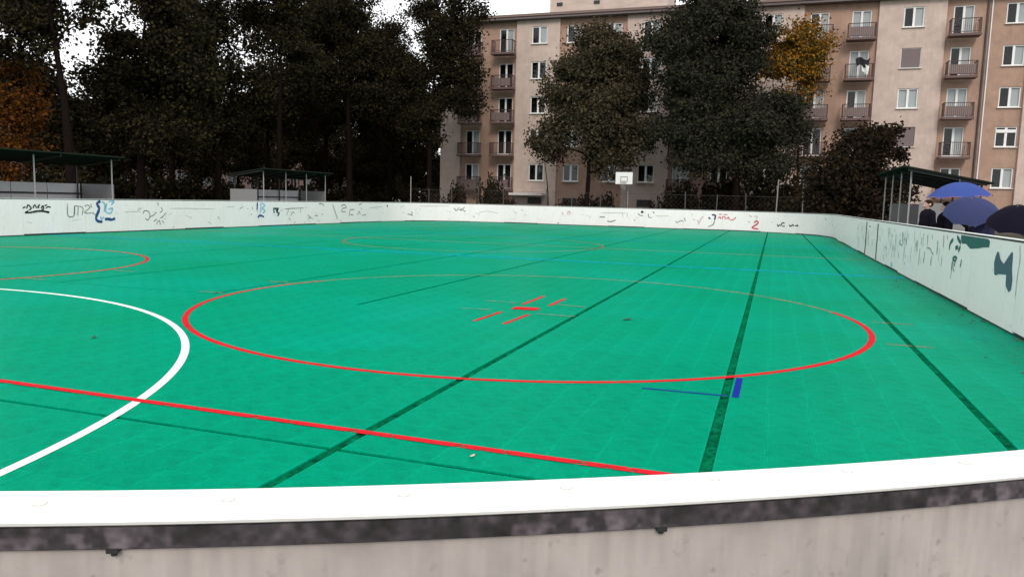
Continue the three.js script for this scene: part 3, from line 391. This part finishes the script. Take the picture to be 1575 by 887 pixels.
  // washing on a balcony of the fourth storey
  const cloth = (name, label, col, u, w, h, y) => { const g = new THREE.PlaneGeometry(w, h, 10, 8), p = g.attributes.position; for (let i = 0; i < p.count; i++) { const x = p.getX(i), q = p.getY(i); p.setXYZ(i, x * (1 - .25 * (h / 2 - q) / h), q - .12 * Math.sin(x * 7), .04 * Math.sin(x * 11 + q * 3)); } g.computeVertexNormals(); const m = shade(new THREE.Mesh(g, std(...col, .95))); m.name = name; m.position.set(u, y, BV + 1.06); m.userData = { label, category: 'laundry' }; scene.add(m); };
  cloth('hanging_garment', 'black garment drying over a fourth-storey balcony railing on the right', [.015, .015, .018], 5.35, 1.0, .55, 11.9);
  cloth('hanging_towel', 'white towel drying below the black garment on the balcony', [.75, .75, .74], 5.55, .5, .6, 11.45);
  console.log('block done');
}
// a second block far back on the left, seen between the trees
{
  const b = thing('apartment_block', 'dim pinkish apartment block half hidden behind the trees on the left', 'building', [-60, 0, -74], Math.PI / 2);
  part('wall', box(64, 9, 11, 0, 4.5, -5.6), M.backWall, b); part('roof', box(65.5, .5, 12.6, 0, 9.26, -5.5), M.eave, b);
  const fg = merge([box(1.5, .1, .08, 0, .72), box(1.5, .1, .08, 0, -.72), box(.1, 1.34, .08, -.7), box(.1, 1.34, .08, .7), box(.1, 1.34, .085)]), pg = new THREE.PlaneGeometry(.58, 1.3), gl = std(.03, .03, .035, .08);
  for (let i = 0; i < 15; i++) for (let k = 0; k < 2; k++) { const f = part('window', fg, M.panelDark, b); f.position.set(-28 + i * 4, 3 + k * 3.1, -.06); for (const s of [-1, 1]) { const q = part('pane', pg, gl, f); q.position.set(s * .36, 0, .012); } }
}
// ---------------------------------------------------------------- shelters beside the rink
function shelter(label, uFront, uBack, v0, v1, hf, hb, panelMat = M.panel) {
  const t = thing('players_shelter', label, 'shelter'), len = v1 - v0, vm = -(v0 + v1) / 2, dir = Math.sign(uBack - uFront), w = Math.abs(uBack - uFront), ang = Math.atan2(hf - hb, w), um = (uFront + uBack) / 2;
  const plate = (name, th, lift, mat, grow) => { const g = box(Math.hypot(w, hf - hb) + grow, th, len + grow); g.rotateZ(-dir * ang); g.translate(um, (hf + hb) / 2 + lift, vm); part(name, g, mat, t); };
  plate('roof', .05, .05, M.canopy, .25);
  for (let i = 0; i <= 4; i++) { const g = box(w, .07, .05); g.rotateZ(-dir * ang); g.translate(um, (hf + hb) / 2 - .02, -(v0 + len * i / 4)); part('rafter', g, M.dark, t); }
  for (let i = 0; i <= 3; i++) { const v = v0 + .25 + (len - .5) * i / 3; part('post', tube([uFront + dir * .15, 0, -v], [uFront + dir * .15, hf - .04, -v], .024), M.galv, t); part('post', tube([uBack - dir * .1, 0, -v], [uBack - dir * .1, hb, -v], .03), M.dark, t); }
  const n = Math.round(len / 1.4); for (let i = 0; i < n; i++) { const v = v0 + .05 + (len - .1) * (i + .5) / n; part('back_panel', box(.03, 1.62, (len - .1) / n - .05, uBack, .92, -v), panelMat, t); }
  part('rail', box(.05, .06, len, uBack - dir * .05, 1.36, vm), M.dark, t);
  for (const v of [v0, v1]) part('side_panel', box(w * .8, 1.62, .03, um + dir * w * .08, .92, -v), M.panelDark, t);
  part('bench', box(.4, .05, len - .4, uBack - dir * .35, .46, vm), M.bench, t); for (let i = 0; i < 4; i++) part('bench_leg', box(.36, .44, .05, uBack - dir * .35, .22, -(v0 + .4 + (len - .8) * i / 3)), M.dark, t);
}
shelter('green-roofed players\' shelter cut by the left edge, beside the blue graffiti', -23.35, -25.3, 12.5, 22.5, 2.68, 2.42);
shelter('green-roofed players\' shelter farther along the left board, under the tall trees', -23.45, -25.4, 31.1, 37, 2.66, 2.36);
shelter('dark green-roofed shelter behind the spectators on the right', 3.65, 5.75, 25.2, 31.2, 2.72, 2.3, M.panelDark);
// ---------------------------------------------------------------- wire fence and basketball hoop behind the far end
{
  const t = thing('wire_fence', 'thin wire fence on pale posts behind the far board', 'fence'), zf = -49.6, us = [-24.76, -23.33, -21.57, -19.57, -17.66, -14.64, -12.8, -10.91, -9.1, -7.27, -5.35, -3.48, -1.66, .09, 1.64, 2.77, 3.48];
  us.forEach((u, i) => part('fence_post', tube([u, 0, zf], [u + .06 * Math.sin(i * 3), i > 12 ? 3.15 : i < 1 ? 3.0 : 2.35 + .2 * Math.sin(i * 5), zf], .035, .035, 8), i > 12 || i < 1 ? M.postPale : M.pipe, t));
  const wires = []; for (const y of [.3, 1.2, 2.1]) wires.push(box(28.3, .012, .012, -10.64, y, zf)); part('line_wire', merge(wires), M.pipe, t);
  const mesh = []; for (let x = -25; x < 3.4; x += .3) for (const s of [-1, 1]) { const g = box(.0035, 2.55, .0035); g.rotateZ(s * Math.PI / 4); g.translate(x, 1.2, zf + .01 * s); mesh.push(g); }
  const wm = part('wire_mesh', merge(mesh), M.pipe, t); wm.userData.kind = 'stuff';
}
{
  const t = thing('basketball_hoop', 'white basketball backboard on a grey pole behind the far board', 'basketball hoop', [-9.75, 0, -51.6]);
  part('pole', merge([tube([.15, 0, -.7], [.15, 2.3, -.7], .06), tube([.15, 2.3, -.7], [0, 2.9, -.08], .05)]), M.galv, t);
  const b = part('backboard', box(1.15, .8, .05, 0, 3.16, 0), std(.8, .8, .79, .6), t); part('target_square', merge([box(.5, .05, .01, 0, 3.25, .032), box(.5, .05, .01, 0, 2.95, .032), box(.05, .25, .01, -.225, 3.1, .032), box(.05, .25, .01, .225, 3.1, .032)]), M.galv, b);
  const rim = new THREE.TorusGeometry(.225, .012, 6, 24); rim.rotateX(Math.PI / 2); rim.translate(0, 2.86, .3); part('rim', rim, std(.25, .06, .03, .5), t);
  const net = []; for (let i = 0; i < 12; i++) { const a = i / 12 * Math.PI * 2, c = a + .5; net.push(tube([.22 * Math.cos(a), 2.86, .3 + .22 * Math.sin(a)], [.12 * Math.cos(c), 2.45, .3 + .12 * Math.sin(c)], .006, .006, 4)); } part('net', merge(net), M.galv, t);
}
// ---------------------------------------------------------------- trees
const LEAF = [
  { c: [[.017, .0145, .0095], [.025, .021, .012], [.013, .0115, .008], [.036, .029, .012]], size: .19 }, { c: [[.062, .05, .032], [.048, .042, .026], [.078, .062, .036]], size: .2 }, { c: [[.034, .033, .023], [.024, .025, .018], [.046, .042, .026]], size: .19 },
  { c: [[.3, .125, .016], [.24, .12, .02], [.16, .1, .02], [.08, .065, .02]], size: .18 }, { c: [[.085, .031, .008], [.12, .044, .009], [.05, .022, .008]], size: .17 }, { c: [[.022, .016, .011], [.017, .014, .01], [.032, .022, .013]], size: .2 },
];
const leafMat = new THREE.MeshPhysicalMaterial({ color: 0xffffff, vertexColors: true, roughness: .8, specularIntensity: .02, side: THREE.DoubleSide });
function leaves(clumps, spec, f, perM2) {
  const P = [], C = [], I = [];
  const v = new THREE.Vector3(), ax = new THREE.Vector3(), ay = new THREE.Vector3(), az = new THREE.Vector3();
  for (const c of clumps) {
    const n = Math.round(perM2 * c.r * c.r * c.d);
    for (let i = 0; i < n; i++) {
      const g = () => (f() + f() + f() - 1.5) * 1.15;
      v.set(c.p.x + g() * c.r, c.p.y + g() * c.r * .72, c.p.z + g() * c.r);
      if (noise3.noise(v.x * .85 + 31, v.y * .85, v.z * .85) < -.2) continue;
      ay.set(f() - .5, f() * .9 - .65, f() - .5).normalize(); ax.set(f() - .5, f() - .5, f() - .5).cross(ay).normalize(); az.crossVectors(ax, ay);
      const L = spec.size * rr(.7, 1.35, f), W = L * .36, k = P.length / 3, col = spec.c[Math.floor(f() * spec.c.length)], q = rr(.8, 1.2, f);
      const pt = (a, b, d) => P.push(v.x + ax.x * a + ay.x * b + az.x * d, v.y + ax.y * a + ay.y * b + az.y * d, v.z + ax.z * a + ay.z * b + az.z * d);
      pt(0, 0, 0); pt(W, L * .5, W * .35); pt(0, L, 0); pt(-W, L * .5, W * .35);
      for (let j = 0; j < 4; j++) C.push(col[0] * q, col[1] * q, col[2] * q);
      I.push(k, k + 1, k + 2, k, k + 2, k + 3);
    }
  }
  const g = new THREE.BufferGeometry(); g.setAttribute('position', new THREE.Float32BufferAttribute(P, 3)); g.setAttribute('color', new THREE.Float32BufferAttribute(C, 3)); g.setIndex(I);
  const gg = g.toNonIndexed(); gg.computeVertexNormals(); return gg;
}
function limb(a, b, r0, r1, f, seg = 6, sag = .12) {
  const L = a.distanceTo(b), m = a.clone().lerp(b, .5); m.x += rr(-1, 1, f) * L * sag; m.z += rr(-1, 1, f) * L * sag; m.y += L * .08;
  const c = new THREE.QuadraticBezierCurve3(a, m, b), n = 4, g = new THREE.TubeGeometry(c, n, 1, seg, false), p = g.attributes.position;
  for (let i = 0; i <= n; i++) { const q = c.getPoint(i / n), r = r0 + (r1 - r0) * i / n; for (let j = 0; j <= seg; j++) { const k = i * (seg + 1) + j; p.setXYZ(k, q.x + (p.getX(k) - q.x) * r, q.y + (p.getY(k) - q.y) * r, q.z + (p.getZ(k) - q.z) * r); } }
  const uv = g.attributes.uv; for (let i = 0; i < uv.count; i++) uv.setXY(i, uv.getY(i) * 2, uv.getX(i) * L); return g;
}
function tree(i, [[bx, bz], r, kind, blobs], name, label, group, category = 'tree') {
  const f = mulberry(700 + i * 13), t = thing(name, label, category, [bx, -.03, bz], 0, group), spec = LEAF[kind], clumps = [];
  let top = 0, low = 99; for (const b of blobs) { top = Math.max(top, b[1]); low = Math.min(low, b[1] - b[4]); }
  for (const [x, y, z, rx, ry, d] of blobs) {
    const n = Math.max(4, Math.min(46, Math.round(3 + rx * rx * ry * 2.2)));
    for (let k = 0; k < n; k++) { const th = f() * 6.283, cz = f() * 2 - 1, s = Math.sqrt(1 - cz * cz), q = Math.pow(f(), .42) * .86; clumps.push({ p: new THREE.Vector3(x - bx + rx * s * Math.cos(th) * q, y + ry * cz * q, z - bz + rx * .85 * s * Math.sin(th) * q), r: Math.min(rx, ry * 1.2, 1) * rr(.62, .95, f) + .12, d }); }
  }
  const cx = clumps.reduce((a, c) => a + c.p.x, 0) / clumps.length, cz = clumps.reduce((a, c) => a + c.p.z, 0) / clumps.length;
  const H = low + (top - low) * .72, trunk = [], woody = [], nodes = [], n = 8; let prev = new THREE.Vector3(0, 0, 0);
  const wob = rr(.1, .3, f), ph = f() * 6;
  for (let k = 1; k <= n; k++) { const q = k / n, p = new THREE.Vector3(cx * q * q * .8 + wob * Math.sin(q * 5 + ph) * q, H * q, cz * q * q * .8 + wob * Math.cos(q * 4 + ph) * q), ra = r * (1 - .8 * (k - 1) / n) * (k === 1 ? 1.25 : 1), rb = r * (1 - .8 * k / n); woody.push(limb(prev, p, ra, rb, f, 9, .01)); if (H * q > low * .55) nodes.push({ p, r: rb }); prev = p; }
  const order = clumps.slice().sort((a, b) => Math.hypot(a.p.x, a.p.z) - Math.hypot(b.p.x, b.p.z));
  for (const c of order) {
    let best = nodes[0], bd = 1e9; for (const q of nodes) { const d = q.p.distanceTo(c.p) + Math.max(0, q.p.y - c.p.y + .3) * 2; if (d < bd) { bd = d; best = q; } }
    const r0 = Math.max(.02, Math.min(best.r * .75, .03 + .028 * bd)), r1 = Math.max(.012, r0 * .4); woody.push(limb(best.p, c.p, r0, r1, f, 5)); const m = best.p.clone().lerp(c.p, .55); m.y += bd * .05; nodes.push({ p: m, r: r0 * .7 }, { p: c.p, r: r1 });
  }
  const wood = merge(woody); part('trunk', wood, M.bark, t); const cr = part('crown', leaves(clumps, spec, f, 450), leafMat, t); return [wood.attributes.position.count / 3, cr.geometry.attributes.position.count / 3];
}
const TL = [
  ['tall dark tree with a forked trunk left of the sky gap, behind the left shelter'], ['broad dark tree rising behind the gap between the two left shelters'], ['dark leafy tree standing left of the second left-hand shelter'],
  ['tall sparse tree with a reddish trunk behind the second left-hand shelter'], ['tall dark tree with twin-looking trunk right of the second left-hand shelter'], ['dark tree overlapping the left end of the apartment block'],
  ['rounded brownish tree in front of the apartment block, left of the hoop'], ['slim young tree with a thin stem in front of the beige wall', 'thin'], ['largest dark green tree in front of the middle of the apartment block'],
  ['orange autumn tree beside the largest dark tree'], ['orange autumn tree at the left edge behind the shelter'], ['dark spiky evergreen at the right corner of the rink beside the shelter'],
  ['tall dark tree behind the forked one, filling the upper left corner'], ['broad tall tree of the second row between the two left shelters'], ['tall tree of the second row above the second left-hand shelter'], ['tall dense tree of the second row right of the second shelter'], ['tall dense dark tree just left of the apartment block'], ['dark narrow tree filling the gap at the apartment block\'s left end'],
];
const BL = ['behind the orange tree at the left edge', 'above the left end of the first shelter', 'above the right end of the first shelter', 'just right of the first shelter', 'between the two left shelters', 'above the left end of the second shelter', 'above the right end of the second shelter', 'left of the apartment block\'s left tree', 'close against the apartment block\'s left tree', 'over the middle of the second shelter', 'just right of the second shelter', 'low and dense right of the second shelter', 'low beside the second shelter\'s right post', 'farthest back, over the right end of the left board', 'farthest back, left of the narrow gap tree'].map(s => 'dark tree of the dim wood, ' + s);
let tris = 0;
TREE_DATA.forEach((d, i) => {
  const names = ['broadleaf_tree', 'broadleaf_tree', 'broadleaf_tree', 'autumn_tree', 'autumn_tree', 'evergreen_tree'];
  const back = i >= TL.length, [a, b] = tree(i, d, names[d[2]], back ? BL[i - TL.length] : TL[i][0], back ? 'trees of the dim wood behind the left board' : undefined); tris += a + b;
});
console.log('trees', tris);
const bushProto = [];
BUSHES.forEach(([x, z, h, w], i) => {
  const k = i % 4, left = i > 11, f = mulberry(300 + k);
  if (!bushProto[k]) { const cl = [], st = []; for (let j = 0; j < 26; j++) { const th = f() * 6.283, q = Math.sqrt(f()); const p = new THREE.Vector3(Math.cos(th) * q * .85, .1 + f() * .8 * (1.1 - q * .4), Math.sin(th) * q * .85); cl.push({ p, r: .34, d: 1 }); st.push(limb(new THREE.Vector3(p.x * .15, 0, p.z * .15), p, .02, .008, f, 4)); } bushProto[k] = [leaves(cl, { c: LEAF[0].c, size: .11 }, f, 900), merge(st)]; }
  const labels = ['dark shrub at the left end of the apartment block', 'pointed dark shrub below the balconies of the apartment block', 'low shrub against the wall right of the hoop', 'low dark shrub below the middle balconies', 'dark shrub left of the largest tree\'s trunk', 'dark shrub right of the largest tree\'s trunk', 'dark shrub behind the tall pale fence posts', 'low shrub behind the hoop pole', 'small shrub beside the pointed one below the balconies', 'tall dark shrub just behind the largest tree\'s trunk', 'tall dark shrub under the orange tree', 'low shrub under the rounded tree'];
  const t = thing('shrub', left ? 'dark shrub in the undergrowth, ' + ['at the left edge', 'behind the middle of the first shelter', 'behind the right end of the first shelter', 'just right of the first shelter', 'left part of the gap between the shelters', 'middle of the gap between the shelters', 'just left of the second shelter', 'behind the left half of the second shelter', 'behind the middle of the second shelter', 'behind the right end of the second shelter', 'right of the second shelter', 'left of the first pale fence post', 'at the first pale fence post', 'nearest the apartment block\'s left end'][i - 12] : labels[i], 'shrub', [x, -.03, z], i * 1.7, left ? 'undergrowth behind the left board' : undefined);
  t.scale.set(w, h, w); part('foliage', bushProto[k][0], leafMat, t); part('stems', bushProto[k][1], M.bark, t);
});
console.log('shrubs');
// ---------------------------------------------------------------- spectators with umbrellas
function capsule(p, a, b, ra, rb) { const bx = b[0] - a[0], by = b[1] - a[1], bz = b[2] - a[2], px = p[0] - a[0], py = p[1] - a[1], pz = p[2] - a[2], h = Math.max(0, Math.min(1, (px * bx + py * by + pz * bz) / (bx * bx + by * by + bz * bz + 1e-9))); return Math.hypot(px - bx * h, py - by * h, pz - bz * h) - (ra + (rb - ra) * h); }
function blobMesh(bones, res, k, lo, hi, cut) {   // smooth union of tapered capsules in the box lo..hi
  const size = Math.max(hi[0] - lo[0], hi[1] - lo[1], hi[2] - lo[2]), half = size / 2, c = [0, 1, 2].map(i => (lo[i] + hi[i]) / 2);
  const mc = new MarchingCubes(res, new THREE.MeshBasicMaterial(), false, false, 200000); mc.isolation = 0;
  for (let z = 0; z < res; z++) for (let y = 0; y < res; y++) for (let x = 0; x < res; x++) {
    const p = [c[0] + (x - res / 2) / (res / 2) * half, c[1] + (y - res / 2) / (res / 2) * half, c[2] + (z - res / 2) / (res / 2) * half]; let d = 1;
    for (const [a, b, ra, rb] of bones) { const q = capsule(p, a, b, ra, rb), h = Math.max(k - Math.abs(d - q), 0) / k; d = Math.min(d, q) - h * h * k * .25; }
    if (cut) d = Math.max(d, cut(p)); mc.field[x + y * res + z * res * res] = -d;
  }
  mc.update(); const n = mc.count, g = new THREE.BufferGeometry(); g.setAttribute('position', new THREE.Float32BufferAttribute(mc.positionArray.slice(0, n * 3), 3)); g.setAttribute('normal', new THREE.Float32BufferAttribute(mc.normalArray.slice(0, n * 3), 3));
  g.scale(half, half, half); g.translate(...c); g.computeVertexNormals(); return g;
}
const skin = std(.5, .3, .23, .6);
function person(label, pos, turn, H, jacket, trousers, hair, handR, handL) {   // faces +z before the turn
  const t = thing('person', label, 'person', pos, turn), s = H / 1.75, S = a => a.map(x => x * s);
  const sh = [.185, 1.43, -.02], el = side => side > 0 ? handR.elbow : handL.elbow, wr = side => side > 0 ? handR.wrist : handL.wrist;
  const arms = [1, -1].flatMap(q => { const A = [q * sh[0], sh[1], sh[2]]; return [[A, el(q), .055, .043], [el(q), wr(q), .042, .03]]; });
  const legs = [1, -1].flatMap(q => [[[q * .09, .92, 0], [q * .1, .5, .01], .085, .058], [[q * .1, .5, .01], [q * .105, .09, -.02], .056, .04]]), feet = [1, -1].map(q => [[q * .105, .05, -.05], [q * .12, .035, .13], .045, .035]);
  const torso = [[[0, .95, 0], [0, 1.15, 0], .145, .13], [[0, 1.15, 0], [0, 1.36, -.01], .135, .15], [[-.12, 1.4, -.02], [.12, 1.4, -.02], .075, .075], [[-.07, .95, 0], [.07, .95, 0], .12, .12]];
  const head = [[[0, 1.44, -.015], [0, 1.55, .0], .058, .055], [[0, 1.665, -.02], [0, 1.67, .005], .088, .086], [[0, 1.6, .03], [0, 1.62, .035], .06, .062], [[0, 1.645, .092], [0, 1.615, .108], .012, .017], [[-.09, 1.64, -.005], [-.09, 1.66, -.01], .018, .02], [[.09, 1.64, -.005], [.09, 1.66, -.01], .018, .02]];
  const hand = q => { const w = wr(q), f = [[w, [w[0], w[1] + .05, w[2] + .03], .03, .036]]; for (let i = 0; i < 4; i++) { const x = w[0] + (i - 1.5) * .02; f.push([[x, w[1] + .08, w[2] + .03], [x, w[1] + .1, w[2] + .075], .0095, .009], [[x, w[1] + .1, w[2] + .075], [x, w[1] + .06, w[2] + .085], .009, .008]); } f.push([[w[0] + .03, w[1] + .03, w[2] + .02], [w[0] + .045, w[1] + .06, w[2] + .06], .011, .009]); return f; };
  const lo = [-.5, -.02, -.5], hi = [.5, 1.82, .55], sc = g => { g.scale(s, s, s); return g; };
  const body = merge([blobMesh([...torso, ...arms, ...legs, ...feet, ...head.slice(0, 1)], 84, .05, lo, hi), blobMesh(head, 60, .03, [-.16, 1.4, -.16], [.16, 1.79, .16])].concat([1, -1].map(q => { const w = wr(q); return blobMesh(hand(q), 40, .012, [w[0] - .09, w[1] - .05, w[2] - .06], [w[0] + .09, w[1] + .15, w[2] + .12]); })));
  const b = part('body', sc(body), skin, t);
  const fat = (L, e) => L.map(([a, q, r0, r1]) => [a, q, r0 + e, r1 + e]);
  part('jacket', sc(blobMesh([...fat(torso, .03), ...fat(arms, .022), [[0, 1.44, -.015], [0, 1.49, -.01], .08, .075]], 84, .05, lo, hi, p => .86 - p[1])), matte({ color: lin(...jacket) }), t);
  part('trousers', sc(blobMesh([...fat(legs, .02), [[-.07, .93, 0], [.07, .93, 0], .14, .14]], 84, .04, lo, hi, p => Math.max(p[1] - .98, .08 - p[1]))), matte({ color: lin(...trousers) }), t);
  part('shoes', sc(blobMesh(fat(feet, .012), 60, .02, [-.25, -.02, -.25], [.25, .3, .25])), M.dark, t);
  part('hair', sc(blobMesh([[[0, 1.672, -.032], [0, 1.69, -.002], .097, .092]], 44, .02, [-.15, 1.52, -.15], [.15, 1.82, .15], p => Math.max(p[2] - .065 + (1.7 - p[1]) * .5, 1.6 - p[1]))), matte({ color: lin(...hair) }), t);
  const eye = new THREE.SphereGeometry(.011 * s, 8, 6); for (const q of [-1, 1]) { const e = part('eye', eye, M.dark, b); e.position.set(q * .032 * s, 1.668 * s, .083 * s); }
  const mouth = part('mouth', box(.045 * s, .009 * s, .01 * s), std(.3, .1, .09, .6), b); mouth.position.set(0, 1.58 * s, .097 * s);
}
function umbrella(label, col, top, rad, drop, hold, edge) {   // apex position, hand position
  const t = thing('umbrella', label, 'umbrella', top), n = 8, rows = 7, P = [], I = [], ax = new THREE.Vector3(hold[0] - top[0], hold[1] - top[1], hold[2] - top[2]), L = ax.length(), q = new THREE.Quaternion().setFromUnitVectors(new THREE.Vector3(0, -1, 0), ax.clone().normalize()), seg = n * 6;
  const pt = (k, a) => { const f = ((a / (Math.PI * 2) * n) % 1 + 1) % 1, sag = Math.sin(f * Math.PI), r = rad * k * (1 - .05 * sag * k); return new THREE.Vector3(r * Math.cos(a), -drop * Math.pow(k, 1.9) + .03 * sag * k, r * Math.sin(a)); };
  for (let i = 0; i <= rows; i++) for (let j = 0; j <= seg; j++) P.push(...pt(i / rows, j / seg * Math.PI * 2).applyQuaternion(q).toArray());
  for (let i = 0; i < rows; i++) for (let j = 0; j < seg; j++) { const k = i * (seg + 1) + j; I.push(k, k + seg + 1, k + 1, k + 1, k + seg + 1, k + seg + 2); }
  const g = new THREE.BufferGeometry(); g.setAttribute('position', new THREE.Float32BufferAttribute(P, 3)); g.setIndex(I); g.computeVertexNormals(); const c = part('canopy', g, new THREE.MeshPhysicalMaterial({ color: lin(...col), roughness: .7, specularIntensity: .05, side: THREE.DoubleSide }), t);
  if (edge) { const e = []; for (let j = 0; j < seg; j++) e.push(tube(pt(1, j / seg * 6.2832).applyQuaternion(q).toArray(), pt(1, (j + 1) / seg * 6.2832).applyQuaternion(q).toArray(), .008, .008, 4)); part('hem', merge(e), std(...edge, .6), c); }
  const d = ax.clone().normalize(); part('shaft', tube([-d.x * .06, -d.y * .06, -d.z * .06], ax.clone().addScaledVector(d, .08).toArray(), .006, .006, 6), M.steel, t);
  part('handle', tube(ax.clone().addScaledVector(d, -.03).toArray(), ax.clone().addScaledVector(d, .14).toArray(), .014, .014, 8), M.dark, t);
  for (let j = 0; j < n; j++) { const a = j / n * Math.PI * 2, e = []; for (let i = 0; i < 4; i++) { const A = pt(i / 4, a), B = pt((i + 1) / 4, a); A.y -= .008; B.y -= .008; e.push(tube(A.applyQuaternion(q).toArray(), B.applyQuaternion(q).toArray(), .003, .003, 4)); } part('rib', merge(e), M.steel, t); }
}
{
  const down = q => ({ elbow: [q * .26, 1.15, -.03], wrist: [q * .25, .93, .08] }), up = q => ({ elbow: [q * .27, 1.17, .06], wrist: [q * .16, 1.3, .26] });
  const face = -1.9;
  const grip = (top, dir, len) => top.map((x, i) => x + dir[i] * len);
  // stand a person so that the raised right hand meets the umbrella's handle
  const under = (g, H, turn) => { const s = H / 1.75, x = .16 * s, z = .31 * s; return [g[0] - x * Math.cos(turn) - z * Math.sin(turn), 0, g[2] + x * Math.sin(turn) - z * Math.cos(turn)]; };
  const g1 = grip(UMB[0], [.06, -1, -.05], .8), g2 = grip(UMB[1], [.12, -.8, -.55], .72), g3 = grip(UMB[2], [.12, -.84, -.4], .7);
  person('person in a dark jacket facing the rink, left of the blue umbrellas', [3.72, 0, -22], face + .7, 1.76, [.012, .01, .016], [.02, .02, .03], [.025, .015, .012], down(1), down(-1));
  person('person in a black coat under the brighter blue umbrella', under(g1, 1.72, face), face, 1.72, [.01, .01, .012], [.02, .02, .022], [.03, .02, .014], up(1), down(-1));
  person('person in a navy jacket sheltering behind the lower blue umbrella', under(g2, 1.6, face), face, 1.6, [.03, .032, .07], [.03, .03, .04], [.04, .025, .015], up(1), down(-1));
  person('person in black under the dark umbrella at the right edge', under(g3, 1.66, face), face, 1.66, [.008, .008, .009], [.012, .012, .014], [.02, .014, .01], up(1), down(-1));
  person('person in a long black coat between the dark jacket and the slate umbrella', [3.78, 0, -20.1], face + .3, 1.7, [.006, .006, .008], [.01, .01, .012], [.02, .013, .01], down(1), down(-1));
  umbrella('bright blue umbrella, highest of the group at the right', [.045, .075, .26], UMB[0], .68, .34, g1, [.3, .12, .2]);
  umbrella('muted slate blue umbrella held low over the board', [.042, .05, .125], UMB[1], .5, .3, g2);
  umbrella('dark umbrella cut by the right edge', [.009, .008, .016], UMB[2], .46, .3, g3);
}
console.log('people');
// ---------------------------------------------------------------- fallen leaves and dirt on the floor
{
  const f = mulberry(88), P = [], C = [], add = (u, v, sz, col) => { const a = f() * 6.28, c = Math.cos(a), s = Math.sin(a), y = .006 + f() * .004, q = [[-1, 0], [0, .5], [1, 0], [0, -.5]].map(([x, z]) => [u + (x * c - z * s) * sz, y + (z ? 0 : f() * sz * .35), -(v + (x * s + z * c) * sz)]); for (const k of [0, 1, 2, 0, 2, 3]) { P.push(...q[k]); C.push(...col); } };
  const cols = [[.05, .03, .015], [.09, .05, .02], [.03, .025, .02], [.14, .07, .02], [.03, .05, .025]];
  for (let i = 0; i < 1500; i++) { const s = f() * CUTS[5], [u, v, nu, nv] = ring(s), d = .03 + Math.pow(f(), 5) * .7; add(u - nu * d, v - nv * d, rr(.012, .04, f), cols[Math.floor(f() * 5)]); }
  for (let i = 0; i < 110; i++) { const u = rr(-20, 2.6, f), v = rr(4.5, 44, f); if (inside(u, v, .3)) add(u, v, rr(.01, .03, f), cols[Math.floor(f() * 5)]); }
  const g = new THREE.BufferGeometry(); g.setAttribute('position', new THREE.Float32BufferAttribute(P, 3)); g.setAttribute('color', new THREE.Float32BufferAttribute(C, 3)); g.computeVertexNormals();
  const m = shade(new THREE.Mesh(g, new THREE.MeshStandardMaterial({ vertexColors: true, roughness: .9, side: THREE.DoubleSide }))); m.name = 'leaf_litter'; m.userData = { kind: 'stuff', label: 'small fallen leaves and dirt along the foot of the boards', category: 'leaves' }; scene.add(m);
  const leaf = (u, v, sz, col, label) => { const sh = new THREE.Shape(); sh.moveTo(-sz, 0); sh.quadraticCurveTo(0, sz * .7, sz, 0); sh.quadraticCurveTo(0, -sz * .7, -sz, 0); const q = new THREE.ShapeGeometry(sh, 8), p = q.attributes.position; for (let i = 0; i < p.count; i++) p.setZ(i, .012 + .25 * Math.abs(p.getX(i)) * .4); q.rotateX(-Math.PI / 2); q.computeVertexNormals(); const l = shade(new THREE.Mesh(q, std(...col, .9))); l.name = numbered('fallen_leaf'); l.position.set(u, 0, -v); l.rotation.y = u * 3; l.userData = { label, category: 'leaf' }; scene.add(l); };
  leaf(-1.74, 9.81, .1, [.02, .05, .035], 'dark leaf lying inside the red circle right of its centre mark');
  leaf(-6.58, 5.93, .06, [.02, .05, .035], 'dark leaf lying inside the white arc');
  leaf(-1.61, 4.07, .03, [.5, .45, .35], 'tiny pale leaf between the red line and the near board');
}
renderer.render(scene, camera);
